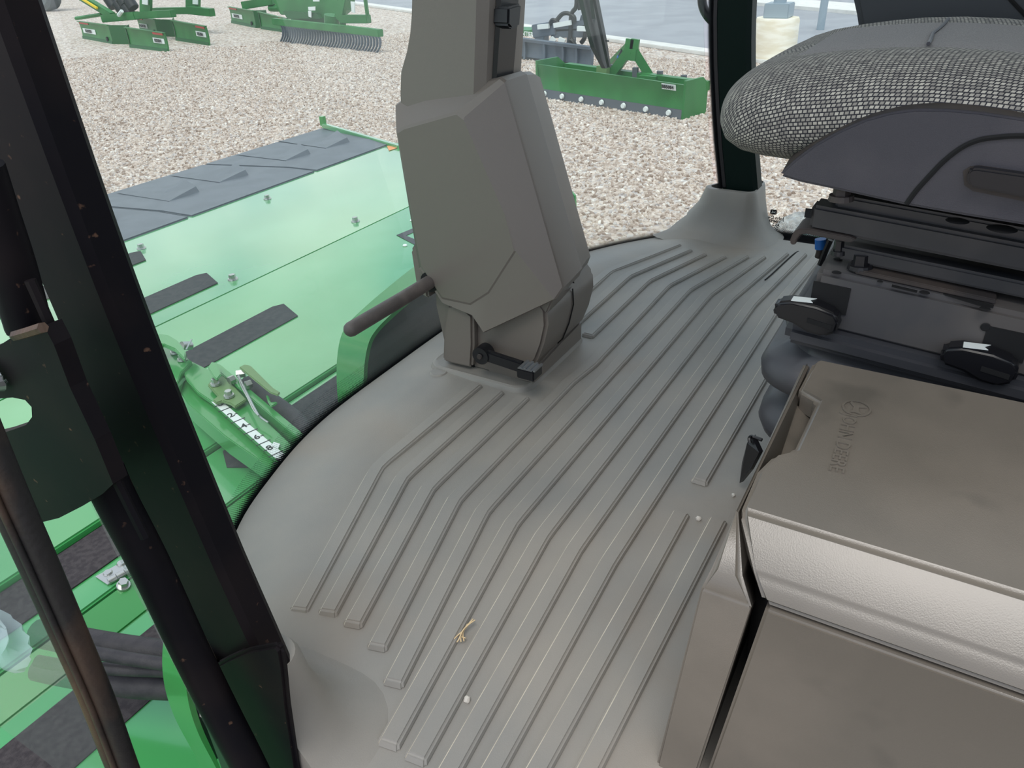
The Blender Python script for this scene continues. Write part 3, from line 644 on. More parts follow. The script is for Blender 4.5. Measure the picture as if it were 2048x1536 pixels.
# cushion: rings along y from the nose to the rear
def cushion_ring(y, hw, zc, top, bot, n=44, bol=.0, e=2.6, ox=0.0):
    out = []
    for i in range(n):
        a = 2 * math.pi * i / n + math.pi / 2; c, s = math.cos(a), math.sin(a)
        x = math.copysign(abs(c) ** (2 / e), c) * hw; z = math.copysign(abs(s) ** (2 / e), s)
        zz = zc + (top - zc) * z if z > 0 else zc + (zc - bot) * z
        if z > 0: zz -= bol * math.exp(-(x / (.60 * max(hw, .05))) ** 4) * z
        out.append((x + ox, y, zz))
    return out
CU = [(.286, .03, .516, .520, .511, 0), (.284, .12, .516, .537, .497, .002), (.275, .185, .517, .553, .483, .004), (.260, .222, .519, .567, .472, .006), (.241, .242, .522, .579, .464, .010), (.215, .252, .526, .589, .460, .013), (.18, .257, .53, .597, .458, .016),
      (.14, .257, .533, .604, .466, .019), (.10, .26, .534, .609, .464, .021), (.05, .262, .533, .6115, .462, .022), (.0, .262, .532, .610, .46, .022), (-.06, .262, .53, .604, .458, .021), (-.14, .26, .526, .594, .455, .02), (-.24, .258, .52, .582, .452, .018), (-.34, .25, .515, .57, .45, .016)]
cush = grid('cushion', [cushion_ring(y, hw, zc, t, b, bol=bo) for y, hw, zc, t, b, bo in CU], MAT_WEAVE, se, closed=True, caps=True, uv=True, auto=3)
# smooth knit insert in the middle of the cushion with its seam
def ctop(x, y):
    y = max(-.33, min(.26, y)); tb = [(c[0], c) for c in CU[::-1]]
    for (ya, A), (yb_, B) in zip(tb, tb[1:]):
        if y <= yb_:
            t = (y - ya) / (yb_ - ya); hw, zc, tp, bo = [A[i] + (B[i] - A[i]) * t for i in (1, 2, 3, 5)]
            q = min(.999, abs(x) / hw); s = (1 - q ** 2.6) ** (1 / 2.6); return zc + (tp - zc) * s - bo * math.exp(-(x / (.60 * hw)) ** 4) * s
    return .57
ins = [[(x, y, ctop(x, y) + .003 - (.004 if abs(x) > .125 or y > .21 else 0)) for x in [-.13 + .02 * i for i in range(14)]] for y in [.215 - .025 * j for j in range(20)]]
grid('cushion_insert', ins, MAT_KNIT, cush, uv=True, auto=3)
tube('insert_seam', [(x, .075 - .05 * abs(x), ctop(x, .075) + .004) for x in [-.13 + .026 * i for i in range(11)]], .0022, MAT_SHIELD, cush, seg=6)
# backrest behind the cushion
bkr = grid('backrest', [[(x * w, y, z) for x, y in ((-.25, -.33 - l), (-.22, -.30 - l), (-.12, -.33 - l), (0, -.34 - l), (.12, -.33 - l), (.22, -.30 - l), (.25, -.33 - l), (.24, -.42 - l), (0, -.44 - l), (-.24, -.42 - l))] for z, w, l in ((.50, .9, 0), (.56, 1, .01), (.75, 1.0, .04), (.95, .95, .08), (1.08, .8, .11), (1.12, .6, .125))], MAT_WEAVE, se, uv=True, closed=True, caps=True, auto=1.0)
# side trim
SXX = -.268
up = [(1558, 352), (1566, 340), (1590, 318), (1630, 288), (1680, 260), (1730, 238), (1780, 224), (1830, 217), (1890, 217), (1960, 223), (2048, 236), (2200, 262)]
lo = [(2200, 480), (2048, 451), (1930, 432), (1811, 411), (1690, 384), (1600, 365)]
upw = [Xp(x, y, SXX) for x, y in up[:-1]]; low = [Xp(x, y, SXX) for x, y in lo[1:]]
st = upw + [Vector((SXX, -.15, .532)), Vector((SXX, -.26, .50)), Vector((SXX, -.33, .47)), Vector((SXX, -.35, .43)), Vector((SXX, -.33, .405)), Vector((SXX, -.2, .410))] + low
trim = prism('side_trim', st, (.02, 0, 0), MAT_SHIELD, se, bevel=.003)
ledge = [(1587, 308), (1610, 293), (1660, 262), (1716, 228), (1770, 205), (1830, 193), (1900, 190), (1970, 197), (2048, 208), (2200, 232)]
lp = [Xp(x, y, SXX + .002) for x, y in up[1:]]; lq = [Xp(x, y, -.232) for x, y in ledge]
mm = 24
def resamp(P, m): 
    P = spline(P, 6); return [P[round(i * (len(P) - 1) / (m - 1))] for i in range(m)]
LA, LB = resamp(lp, mm), resamp(lq, mm)
grid('trim_ledge', [LA, [a.lerp(b, .5) + Vector((0, 0, .002)) for a, b in zip(LA, LB)], LB, [b + Vector((.01, 0, -.03)) for b in LB]], MAT_DUSTY, trim)
tube('trim_groove', spline([Xp(x, y, SXX - .0005) for x, y in ((1813, 408), (1832, 382), (1859, 352), (1888, 322), (1922, 296), (1955, 281), (1990, 275), (2048, 272), (2150, 280))], 5), .0028, MAT_GAP, trim, seg=6)
hd = [(1935, 346), (1942, 338), (1956, 337), (2048, 350), (2120, 361), (2125, 412), (2048, 396), (1960, 379), (1940, 374), (1934, 362)]
prism('trim_handle', [Xp(x, y, SXX - .014) for x, y in hd], (.014, 0, 0), MAT_KNOB, trim, bevel=.004)
prism('handle_recess', [Xp(x, y, SXX - .0012) for x, y in ((1926, 342), (1940, 333), (1960, 331), (2126, 356), (2132, 420), (1945, 382), (1928, 370))], (.003, 0, 0), MAT_DUSTY, trim)
# seat pan plate and studs under the trim
def ybox(name, x0, x1, y0, y1, z0, z1, m, parent, bevel=.002):
    V = [(x, y, tz(y, z)) for z in (z0, z1) for x, y in ((x0, y0), (x1, y0), (x1, y1), (x0, y1))]
    return obj(name, V, [[0, 1, 2, 3], [7, 6, 5, 4], [0, 1, 5, 4], [1, 2, 6, 5], [2, 3, 7, 6], [3, 0, 4, 7]], m, parent, bevel=bevel)
ybox('seat_pan', -.20, .20, -.4, .118, .447, .451, MAT_DUSTY, se)
pan_holes = [(1915, 441, .016), (2004, 457, .020)]
for x, y, r in pan_holes:
    p = on(x, y, (0, -TS, 1), .4515 - TS * .13); disc('pan_hole', (p.x, p.y, p.z - .0004), r * .62, .0008, MAT_GAP, se)
p = on(1682, 400, (0, -TS, 1), .4515 - TS * .13)
bolt((p.x, p.y, p.z), (0, TS, 1), .0095, .02, MAT_DUSTY, se, 'pan_bolt')
# slide rails
for sx in (-1, 1):
    x0, x1 = (-.232, -.196) if sx < 0 else (.196, .232)
    ybox('slide_rail', x0, x1, -.45, .145, .405, .434, MAT_RAIL, se, .004)
    ybox('upper_rail', x0 + (.012 if sx < 0 else -.0), x1 + (.012 if sx < 0 else 0), -.45, .122, .430, .447, MAT_RAIL, se, .003)
p = Xp(1617, 427, -.2325); prism('rail_hole', [p + Vector((0, a, b)) for a, b in ((-.004, -.005), (.004, -.005), (.004, .006), (-.004, .006))], (-.0008, 0, 0), MAT_GAP, se)
ybox('inner_rail_end', -.196, -.17, .05, .128, .432, .452, MAT_RAIL, se, .003)
# release tongue under the rails
tg = [Xp(x, y, -.236) for x, y in ((1581, 489), (1580, 480), (1586, 465), (1598, 457), (1620, 458), (1700, 474), (1712, 480), (1700, 486), (1612, 468), (1600, 470), (1594, 478), (1590, 490))]
prism('release_tongue', tg, (.05, 0, 0), MAT_DUSTY, se, bevel=.001)
# parallel arms between the rails and the housing
ybox('cross_arm', -.225, -.20, -.45, .108, .374, .392, MAT_RAIL, se, .003)
ybox('cross_arm', .20, .225, -.45, .108, .374, .392, MAT_RAIL, se, .003)
ybox('arm_foot', -.236, -.19, -.06, .085, .3655, .371, MAT_DUSTY, se, .001)
for x, y, r in ((1723, 520, .010), (1679, 492, .006)):
    p = Xp(x, y, -.222); bolt((p.x, p.y, p.z - .01), (0, TS, 1), r, .016, MAT_KNOB, se, 'arm_bolt')
# suspension housing
hs = ybox('suspension_housing', -.245, .245, -.45, .125, .292, .3645, MAT_HOUS, se, .006)
for x, y, r in ((1676, 518, .006), (1673, 545, .006), (1740, 547, .010), (1769, 530, .012), (1760, 563, .0035), (1849, 585, .006), (1970, 617, .006)):
    p = on(x, y, (0, -TS, 1), .3648 - TS * .13); disc('housing_hole', (p.x, p.y, p.z), r * .8, .0008, MAT_GAP, hs)
for q in (((1784, 570), (1835, 582), (1833, 586), (1783, 574)), ((1886, 588), (1988, 611), (1986, 617), (1955, 611), (1890, 591))):
    prism('housing_slot', [on(x, y, (0, -TS, 1), .3648 - TS * .13) for x, y in q], (0, 0, .0008), MAT_GAP, hs)
ybox('lower_rim', -.262, .262, -.45, .148, .268, .294, MAT_BELL, se, .008)
# adjustment levers with white pictograms
def lever(px, py):
    p = Xp(px, py, -.246); lv = None
    prism('lever_window', [p + Vector((-.0008, a, b)) for a, b in ((.012, .0), (.012, .030), (-.030, .028), (-.030, -.006))], (.002, 0, 0), MAT_GAP, se)
    o = [(.050, .004), (.046, .012), (.030, .017), (.0, .016), (-.022, .010), (-.028, 0), (-.026, -.014), (-.012, -.022), (.006, -.020), (.024, -.012), (.046, -.008)]
    lv = prism('adjust_lever', [p + Vector((-.026, a, b - .006)) for a, b in o], (.024, 0, 0), MAT_KNOB, se, bevel=.004, seg=3)
    prism('lever_slot', [p + Vector((-.0268, a, b - .006)) for a, b in ((.008, -.006), (-.020, -.010), (-.020, -.004), (.008, .0))], (.002, 0, 0), MAT_GAP, lv)
    prism('lever_icon', [p + Vector((x, a, b)) for x, a, b in ((-.024, .030, .0106), (-.010, .030, .0106), (-.006, .004, .0108), (-.014, .010, .0108), (-.020, .006, .0108))], (0, 0, .0006), MAT_WHITE, lv)
    return lv
lever(1640, 612); lever(1985, 705)
p = Xp(1971, 654, -.246); bolt(p, (-1, 0, 0), .005, .001, MAT_GAP, hs, 'housing_hole', hexa=False, washer=False)
# bellows: folded rubber skirt
bel = []
for z, o in ((.285, .0), (.272, .004), (.262, -.006), (.250, -.006), (.238, .016), (.222, .024), (.206, .022), (.192, .006), (.180, -.006), (.170, .004), (.155, .016), (.138, .018), (.120, .012), (.108, -.012), (.0, -.02)):
    bel.append([(x, y, z + (TS * (y - .13) * min(1, z / .28))) for x, y, _ in rrect(0, -.12, .252 + o, .262 + o + .012, .06, 0, 8)])
grid('bellows', bel, MAT_BELL, se, closed=True, caps=True, auto=1.2)
# hoses hanging at the far front of the seat
tube('blue_sleeve', [Xp(1641, 478, .05), Xp(1641, 497, .05)], .0085, MAT_BLUE, se, seg=10)
tube('cable', [Xp(1641, 495, .05), Xp(1640, 505, .05), Xp(1637, 515, .05)], .006, MAT_RUST, se, seg=8)
tube('cable', [Xp(1661, 480, -.05), Xp(1652, 500, -.05), Xp(1640, 530, -.05)], .004, MAT_KNOB, se, seg=6)
# dark armrest panel on the far side of the seat
ar = thing('armrest_console', 'dark grey armrest console panel behind the seat cushion at the upper right corner', 'armrest', (.33, -.1, .55))
prism('armrest_panel', [Xp(x, y, .30) for x, y in ((1692, -60), (1712, 30), (1718, 70), (2300, 160), (2300, -60))], (.10, 0, 0), MAT_DARKPANEL, ar, bevel=.01)
tube('panel_seam', [Xp(x, y, .299) for x, y in ((2005, -20), (2022, 0), (2052, 32))], .003, MAT_GAP, ar, seg=6)
prism('armrest_post', [(.32, -.2, .0), (.38, -.2, .0), (.38, .0, .0), (.32, .0, .0)], (0, 0, .62), MAT_DARKPANEL, ar, bevel=.008)
# ================================================================== HEADER (mowing platform in front of the cab)
HZ = -.30
hd_ = thing('mower_header', 'wide pale green mower header deck with black grip strips and rubber front curtains', 'mower header', (0, 2.0, GZ))
HL, HR = -2.4, 2.36
Y3, Y4 = 1.382, 2.054
FS = .05
def Fp(x, y): return on(x, y, (0, FS, 1), HZ + FS * Y4)              # front panel plane
HR = Fp(785, 287).x
Y1 = (Fp(235, 485).y + Fp(785, 287).y) / 2; Z1 = HZ - FS * (Y1 - Y4)
CS = .06
def Cp(x, y, up=0): return on(x, y, (0, CS, 1), Z1 + CS * Y1 + up)    # curtain plane
Y2 = (Cp(200, 395).y + Cp(640, 255).y) / 2; Z2 = Z1 - CS * (Y2 - Y1)
def slab(name, y0, z0, y1, z1, m, x0=HL, x1=HR, th=.02, bevel=.004):
    return prism(name, [(x0, y0, z0), (x0, y1, z1), (x0, y1, z1 - th), (x0, y0, z0 - th)], (x1 - x0, 0, 0), m, hd_, bevel)
mid = prism('middle_panel', [(HL, Y3, HZ), (1.1, Y3, HZ), (1.4, 1.97, HZ), (HR, 1.97, HZ), (HR, Y4, HZ), (HL, Y4, HZ)], (0, 0, -.02), MAT_DECK, hd_, bevel=.004)
fro = slab('front_panel', Y4 + .001, HZ - .0004, Y1 + .02, Z1 - .002, MAT_DECK)
lidp = slab('rear_hatch', 1.197, HZ - .013, Y3 - .003, HZ - .013, MAT_DECK, x1=.6)
slab('hatch_gap', 1.18, HZ - .03, 1.22, HZ - .03, MAT_GAP, x1=.6, th=.01, bevel=0)
slab('sloped_beam', 1.125, HZ - .045, 1.192, HZ - .014, MAT_GREEN, x1=.55)
slab('rear_panel', .55, HZ - .05, 1.128, HZ - .046, MAT_DECK, x1=.5)
slab('deck_body', .7, HZ - .06, Y1 - .1, HZ - .12, MAT_IMPLD, x1=.45, th=.25); slab('deck_body', 2.0, HZ - .05, Y1 - .1, HZ - .10, MAT_IMPLD, x0=.45, x1=HR - .05, th=.3)
# rubber curtains: separate panels with moulded scoops
seams = [HL, -1.55, -.75, .05]
sA = [Cp(x, y).x for x, y in ((497 / 2.4976, 1000 / 2.4976), (1105 / 2.4976, 792 / 2.4976))]
sB = [Cp(x, y).x for x, y in ((865 / 2.4976, 1112 / 2.4976), (1470 / 2.4976, 888 / 2.4976))]
sx_ = [HL, -1.35, -.35, (sA[0] + sB[0]) / 2, (sA[1] + sB[1]) / 2, HR + .05]
YK = Y1 + (Y2 - Y1) * .22; XC = Cp(640, 255).x
for i in range(len(sx_) - 1):
    a, b = sx_[i] + .006, sx_[i + 1] - .006
    zk = Z1 - CS * (YK - Y1) + .012
    V = []
    for x in (a, b):
        x2 = x if (x == a or i < 4) else XC
        x1 = x if (x == a or i < 4) else HR
        V += [(x1, Y1 - .01, Z1 + .006), (x1, Y1 + .03, Z1 + .004), (x1 * .78 + x2 * .22, YK, zk), (x2, Y2, Z2), (x2, Y2 + .02, Z2 - .12), (x1, Y1, Z1 - .14)]
    cu = obj('curtain_panel', V, [[0, 1, 2, 3, 4, 5], [11, 10, 9, 8, 7, 6]] + [[k, (k + 1) % 6, 6 + (k + 1) % 6, 6 + k] for k in range(6)], MAT_CURT, hd_, bevel=.006)
    w = b - a
    cxs = {4: None}.get(i, [.2, .62])
    if i == 4: cents = [[(1385, 703), (1620, 708), (1700, 680), (1750, 715), (1640, 748)], [(1185, 773), (1420, 782), (1510, 745), (1555, 775), (1440, 810)]]
    elif i == 3: cents = [[(855, 877), (1100, 885), (1195, 845), (1245, 880), (1110, 920)], [(590, 965), (830, 972), (935, 925), (1000, 965), (860, 1015)]]
    elif i == 2: cents = [[(330, 1095), (440, 1085), (540, 1060), (592, 1110), (480, 1145)]]
    else: cents = []
    for c in cents:
        q = [Cp(x / 2.4976, y / 2.4976, .003) for x, y in c]; up = [p + Vector((0, .02, h)) for p, h in zip(q, (.0, .004, .034, .032, .008))]
        obj('curtain_scoop', q + up, [[0, 1, 6, 5], [1, 2, 7, 6], [2, 3, 8, 7], [3, 4, 9, 8], [4, 0, 5, 9], [5, 6, 9], [6, 7, 8, 9]], MAT_CURT, cu)
# green edge strip and end shield at the right end
e0, e1 = Fp(800, 296) + Vector((0, 0, .0)), Cp(648, 257) + Vector((.0, 0, .02))
bar('end_strip', e0, e1, .03, .03, MAT_DECK, hd_, bevel=.004); bar('strip_peg', e1, e1 + Vector((0, 0, .06)), .03, .03, MAT_GREEN, hd_)
prism('end_shield', [Xp(x, y, HR - .02) for x, y in ((1060, 335), (1085, 345), (1120, 360), (1150, 392), (1153, 470), (1150, 560), (1060, 560))], (.015, 0, 0), MAT_GREEN, hd_)
prism('end_sheet', [(HR, 2.1, HZ - .01), (HR, Y1, Z1), (HR, Y2 - .1, Z2 - .02), (HR, Y2 - .1, Z2 - .4), (HR, 2.1, HZ - .5)], (.02, 0, 0), MAT_GREEN, hd_)
prism('warning_label', [Fp(x, y) + Vector((0, 0, .001)) for x, y in ((774, 293), (792, 287), (796, 296), (778, 302))], (0, 0, .0015), MAT_ORANGE, hd_)
# black anti-slip strips lying on the deck panels
def strip(P, m=MAT_TAPE, dz=.0012):
    return prism('grip_strip', [Vector(p) + Vector((0, 0, dz)) for p in P], (0, 0, .0022), m, hd_)
def strip_row(far, near, xl, pl, m=MAT_TAPE, round_left=False):
    a, b = pl(*far), pl(*near); L = []
    if round_left: L = [(xl, a.y, a.z), (xl - .04, b.y + (a.y - b.y) * .5, b.z), (xl - .01, b.y, b.z)]
    else: L = [(xl, a.y, a.z), (xl, b.y, b.z)]
    c = a.lerp(b, .14) + Vector((.035, 0, 0)); 
    return strip([a, c, b] + L[::-1], m)
Mp = lambda x, y: Zp(x, y, HZ); Rp = lambda x, y: Zp(x, y, HZ - .013); Bp = lambda x, y: Zp(x, y, HZ - .047)
strip_row((262, 507), (292, 521), -.3, Fp)
strip_row((392, 552), (436, 567), -.35, Fp)
strip_row((545, 615), (596, 633), -.3, Mp)
strip_row((800, 668), (840, 700), -.235, Rp, round_left=True)
strip([(-1.4, 1.372, HZ - .013), (-.40, 1.372, HZ - .013), (-.36, 1.36, HZ - .013), (-.37, 1.262, HZ - .013), (-1.4, 1.262, HZ - .013)], MAT_TAPE2)
yb0, yb1 = 1.085, .955
strip([(-1.5, yb0, HZ - .047), (-.36, yb0, HZ - .047), (-.34, yb1, HZ - .048), (-1.5, yb1, HZ - .048)], MAT_TAPE2)
# deck fasteners
for x, y, pl, n in ((535, 398, Fp, (0, FS, 1)), (711, 443, Fp, (0, FS, 1)), (283, 497, Fp, (0, FS, 1)), (466, 559, Fp, (0, FS, 1))): bolt(pl(x, y), n, .0125, .018, MAT_ZINC, hd_, 'deck_bolt')
for x, y in ((824, 442), (810, 492)): bolt(Mp(x, y), (0, 0, 1), .009, .005, MAT_WHITE, hd_, 'deck_rivet', hexa=False, washer=False)
prism('deck_slot', [Mp(x, y) + Vector((0, 0, .001)) for x, y in ((793, 471), (842, 451), (848, 456), (812, 472), (848, 487), (848, 500))], (0, 0, .001), MAT_KNOB, hd_)
# hinge and nut at the rear hatch
hg = thing('hatch_hinge', 'bright zinc butt hinge riveted to the green hatch beside the big black pillar', 'hinge', Rp(222, 1150))
hl = [(192, 1156), (250, 1124), (270, 1143), (216, 1172)]
prism('hinge_leaf', [Rp(x, y) + Vector((0, 0, .001)) for x, y in hl], (0, 0, .003), MAT_ZINC, hg)
k0, k1 = Rp(218, 1168) + Vector((0, 0, .006)), Rp(268, 1141) + Vector((0, 0, .006))
for t in range(3): tube('hinge_knuckle', [k0.lerp(k1, t / 3 + .01), k0.lerp(k1, (t + 1) / 3 - .02)], .007, MAT_ZINC, hg, seg=10)
for x, y in ((217, 1149), (244, 1130)): bolt(Rp(x, y) + Vector((0, 0, .003)), (0, 0, 1), .009, .004, MAT_ZINC, hg, 'hinge_rivet', hexa=False, washer=False)
bolt(on(247, 1172, (0, -.46, 1), HZ - .045 - .46 * 1.125), (0, -.4, 1), .009, .016, MAT_ZINC, hd_, 'flange_nut')

# ================================================================== HEIGHT GAUGE LINKAGE
lk = thing('height_gauge_linkage', 'green lift linkage with white 0 to 10 scale strip on the header behind the windscreen', 'linkage', Zp(450, 800, HZ))
def c8(cx, cy): return (290 + cx / 5.12, 640 + cy / 5.12)
LZ = -.19
def K(cx, cy, z=LZ): return Zp(*c8(cx, cy), z)
def kp(name, pts, z, th, m, parent=lk, bevel=.002): return prism(name, [K(x, y, z) for x, y in pts], (0, 0, -th), m, parent, bevel)
kp('side_channel', ((340, 640), (405, 560), (470, 680), (700, 860), (1390, 1460), (1560, 1640), (1480, 1700), (1330, 1545), (820, 1190), (440, 860), (345, 715)), LZ - .022, .05, MAT_GREEN)
plate = kp('gauge_plate', ((370, 435), (480, 420), (620, 490), (780, 560), (870, 640), (1040, 810), (1100, 900), (1560, 1330), (1520, 1580), (1400, 1480), (690, 838), (540, 735), (430, 625), (370, 485)), LZ, .012, MAT_GREEN)
kp('pointer_bracket', ((640, 660), (690, 590), (760, 585), (800, 560), (1000, 770), (1040, 810), (920, 885), (870, 850), (790, 825), (730, 845), (690, 815), (745, 775)), LZ + .016, .008, MAT_OLIVE)
kp('rear_rail', ((690, 430), (770, 450), (1650, 1185), (1600, 1235), (690, 470)), LZ + .02, .05, MAT_GREEN)
kp('inner_rail', ((870, 850), (990, 850), (1500, 1290), (1450, 1330)), LZ - .005, .02, MAT_GREEN)
kp('tab', ((640, 480), (680, 425), (740, 435), (780, 550), (735, 610), (700, 580)), LZ + .045, .006, MAT_GREEN)
drum = tube('black_cylinder', spline([K(1060, 670, LZ - .02), K(1250, 830, LZ - .02), K(1500, 1020, LZ - .02), K(1660, 1190, LZ - .02), K(1740, 1330, LZ - .02)], 4), [.026] * 17, MAT_HOSE, lk, seg=12)
kp('cylinder_guard', ((960, 480), (1020, 452), (1080, 462), (1310, 690), (1385, 735), (1360, 770), (1280, 740), (1240, 710)), LZ + .05, .005, MAT_OLIVE)
kp('guard_hook', ((1235, 760), (1265, 770), (1290, 840), (1350, 830), (1355, 850), (1290, 885), (1255, 830)), LZ + .035, .005, MAT_GREEN)
kp('pivot_lug', ((60, 290), (110, 270), (210, 245), (290, 285), (340, 330), (480, 420), (370, 530), (340, 620), (310, 670), (230, 630), (120, 480)), LZ + .01, .03, MAT_GREEN)
kp('upper_clevis', ((-40, 140), (50, 128), (240, 150), (330, 205), (385, 270), (418, 330), (405, 400), (300, 290), (180, 240), (60, 280), (-60, 250)), LZ + .06, .012, MAT_GREEN)
tube('pivot_roller', [K(150, 380, LZ - .005), K(290, 650, LZ - .035)], .018, MAT_GREEN, lk, seg=14)
tube('clevis_pin', [K(375, 265, LZ + .04), K(470, 262, LZ + .03)], .011, MAT_ZINC, lk, seg=12)
tube('pin_clip', [K(420, 305, LZ + .042), K(478, 200, LZ + .05)], .002, MAT_ZINC, lk, seg=6)
for x, y, z in ((310, 332, .012), (383, 405, .012), (725, 657, .018), (862, 780, .018)): bolt(K(x, y, LZ + z), (0, 0, 1), .0085, .014, MAT_ZINC, lk, 'linkage_bolt')
for a, b in (((860, 625), (915, 600)), ((940, 555), (1030, 545)), ((1030, 670), (1090, 650))): tube('spacer_nut', [K(*a, LZ + .03), K(*b, LZ + .03)], .010, MAT_ZINC, lk, seg=6)
tube('cotter_wire', spline([K(945, 560, LZ + .03), K(990, 680, LZ + .03), K(1060, 810, LZ + .03), K(1120, 930, LZ + .025), (K(1190, 1000, LZ + .02)), K(1262, 1050, LZ + .02)], 4), .0022, MAT_ZINC, lk, seg=6)
tube('cotter_wire', spline([K(955, 560, LZ + .032), K(1040, 740, LZ + .032), K(1110, 880, LZ + .03), K(1165, 980, LZ + .025)], 4), .0022, MAT_ZINC, lk, seg=6)
# white scale strip with the printed figures
sA0, sA1 = K(680, 840, LZ + .001), K(1520, 1582, LZ + .001); sB0, sB1 = K(800, 845, LZ + .001), K(1600, 1525, LZ + .001)
sc_ = prism('scale_strip', [sA0, sA1, sB1, sB0], (0, 0, .0012), MAT_WHITE, plate)
ax = (sA1 - sA0).normalized(); cr = (sB0 - sA0); cr = (cr - ax * cr.dot(ax)).normalized()
for i, (cx, cy) in enumerate(((768, 862), (880, 975), (1012, 1085), (1145, 1200), (1275, 1310), (1400, 1425))):
    text('-%d-' % (2 * i), .026, frame(K(cx, cy, LZ + .0025), cr, -ax), MAT_INK, sc_, 'scale_figure', depth=.0002, bold=.0004)
for cx, cy in ((822, 915), (952, 1028), (1082, 1142), (1212, 1256), (1340, 1370)):
    p = K(cx, cy, LZ + .0024); bar('scale_mark', p - cr * .016, p + cr * .016, .003, .0004, MAT_INK, sc_)
prism('clip_sticker', [K(x, y, LZ + .004) for x, y in ((1320, 1255), (1385, 1275), (1365, 1320), (1300, 1290))], (0, 0, .002), MAT_WHITE, lk)

# ================================================================== ARCHED GUARDS
def guard(pix, y, depth, label, close, rim=.012):
    P = spline([Yp(a, b, y) for a, b in pix], 6); g = thing('arched_guard', label, 'guard', (P[len(P) // 2].x, y, P[0].z - .3))
    cen = close; zb = max(min(p.z for p in P) - .05, -.27)
    F_, V_ = [], []
    inner = [p + (Vector((cen[0], y, cen[1])) - p).normalized() * rim for p in P]
    rows = [[p + Vector((0, depth, 0)) for p in P], P, inner, [p + Vector((0, depth, 0)) for p in inner]]
    grid('guard_rim', rows, MAT_GREEN, g, closed=False, auto=.6)
    pp = [p + Vector((0, .02, 0)) for p in inner] + [Vector((cen[0] + .25, y + .02, inner[-1].z)), Vector((cen[0] + .25, y + .02, zb)), Vector((inner[0].x, y + .02, zb))]
    prism('guard_panel', pp, (0, .02, 0), MAT_WIPER, g)
    return g
guard([(734, 860), (728, 800), (728, 740), (736, 690), (752, 660), (785, 626), (825, 590), (870, 552), (905, 526)], 1.0, .075, 'green arched guard with dark inner panel beside the steering column foot', (.12, -.15))
guard([(448, 1575), (432, 1536), (398, 1470), (378, 1410), (372, 1350), (380, 1290), (410, 1240)], .70, .045, 'green arched guard with dark inner panel under the big black pillar', (-.70, -.12), .008)

# ================================================================== HOSES
for lab, pts, r, z in (('thick ribbed black hydraulic hose, topmost of the bundle below the pillar', ((75, 1266), (110, 1273), (160, 1283), (240, 1297), (345, 1312), (420, 1325)), .022, -.21),
                       ('slim grey black hydraulic hose lying second from top in the bundle', ((75, 1282), (110, 1290), (175, 1303), (260, 1318), (345, 1330), (420, 1340)), .0095, -.165),
                       ('slim black hydraulic hose lying third from top in the bundle', ((75, 1322), (110, 1328), (180, 1335), (260, 1340), (345, 1343), (420, 1348)), .009, -.192),
                       ('wide flat dusty black hose sleeve at the bottom of the bundle', ((75, 1338), (120, 1348), (200, 1362), (265, 1372), (345, 1376), (420, 1378)), .018, -.245)):
    P = spline([Zp(x, y, z) for x, y in pts], 6)
    h = tube('hydraulic_hose', P, r, MAT_HOSE, None, seg=14); tag(h, lab, 'hose', 'hydraulic hoses below the pillar')
# white plastic bag behind the door glass
bgp = Xp(8, 1285, -.88); ws = []
for i in range(9):
    a = math.pi * i / 8; rr_ = math.sin(a) ** .6 * .034 + .002
    ws.append([(bgp.x + rr_ * math.cos(t) * .6 + .006 * math.sin(3 * t + i), bgp.y + rr_ * math.sin(t) + .008 * math.sin(2 * t + i * 1.3), bgp.z + .05 - .10 * i / 8 + .006 * math.sin(4 * t + i)) for t in [2 * math.pi * k / 18 for k in range(18)]])
bag = grid('plastic_bag', ws, MAT_BAG, None, closed=True, caps=True); tag(bag, 'crumpled white plastic bag behind the door glass at the left edge', 'plastic bag')

# ================================================================== WIPER, MIRROR HANDLE, CLEAR BAG
wp = thing('windscreen_wiper', 'dark wiper arm hanging outside the windscreen above the box blade', 'wiper', Yp(1215, 130, .93))
WY = .93
wo = [Yp(x, y, WY) for x, y in ((1075, -420), (1160, -30), (1166, 0), (1178, 55), (1189, 95), (1211, 137), (1222, 134), (1214, 81), (1198, 0), (1192, -30), (1095, -420))]
wh = [Yp(x, y, WY) for x, y in ((1177, -15), (1184, -10), (1191, 38), (1188, 52), (1184, 40))]
prism_hole('wiper_arm', wo, wh, (0, .012, 0), MAT_WIPER, wp)
bar('wiper_blade', Yp(1100, -420, WY - .012), Yp(1218, 133, WY - .012), .008, .008, MAT_KNOB, wp)
prism('wiper_nub', [Yp(x, y, WY - .004) for x, y in ((1213, 80), (1218, 80), (1218, 84), (1213, 84))], (0, .006, 0), MAT_KNOB, wp)
mh = tube('grab_handle', spline([Xp(x, y, 1.02) for x, y in ((1412, -60), (1405, -20), (1405, 8), (1413, 28), (1428, 44), (1450, 52))], 5), .012, MAT_KNOB, None, seg=10); tag(mh, 'black tubular grab handle outside the far pillar', 'handle')
cb = []
for i, (x, y) in enumerate(((1528, 470), (1545, 452), (1570, 436), (1595, 424), (1615, 420))):
    cb.append([Xp(x + 5 * k, y + 13 * k + 3 * math.sin(i * 2 + k), .96 + .02 * math.sin(k * 1.7 + i) + .012 * k) for k in range(5)])
clear = grid('clear_plastic_wrap', cb, MAT_CLEAR, None, auto=.2); tag(clear, 'clear crumpled plastic wrap outside the side window below the printed mark', 'plastic wrap')
sol = clear.modifiers.new('thickness', 'SOLIDIFY'); sol.thickness = .004
gp = thing('green_platform_box', 'pale green step box outside the side window under the seat rail', 'step', Xp(1612, 476, 1.08))
prism('step_top', [Xp(x, y, 1.06) for x, y in ((1575, 492), (1592, 468), (1645, 478), (1650, 500))], (.25, 0, 0), MAT_DECK, gp, bevel=.004)
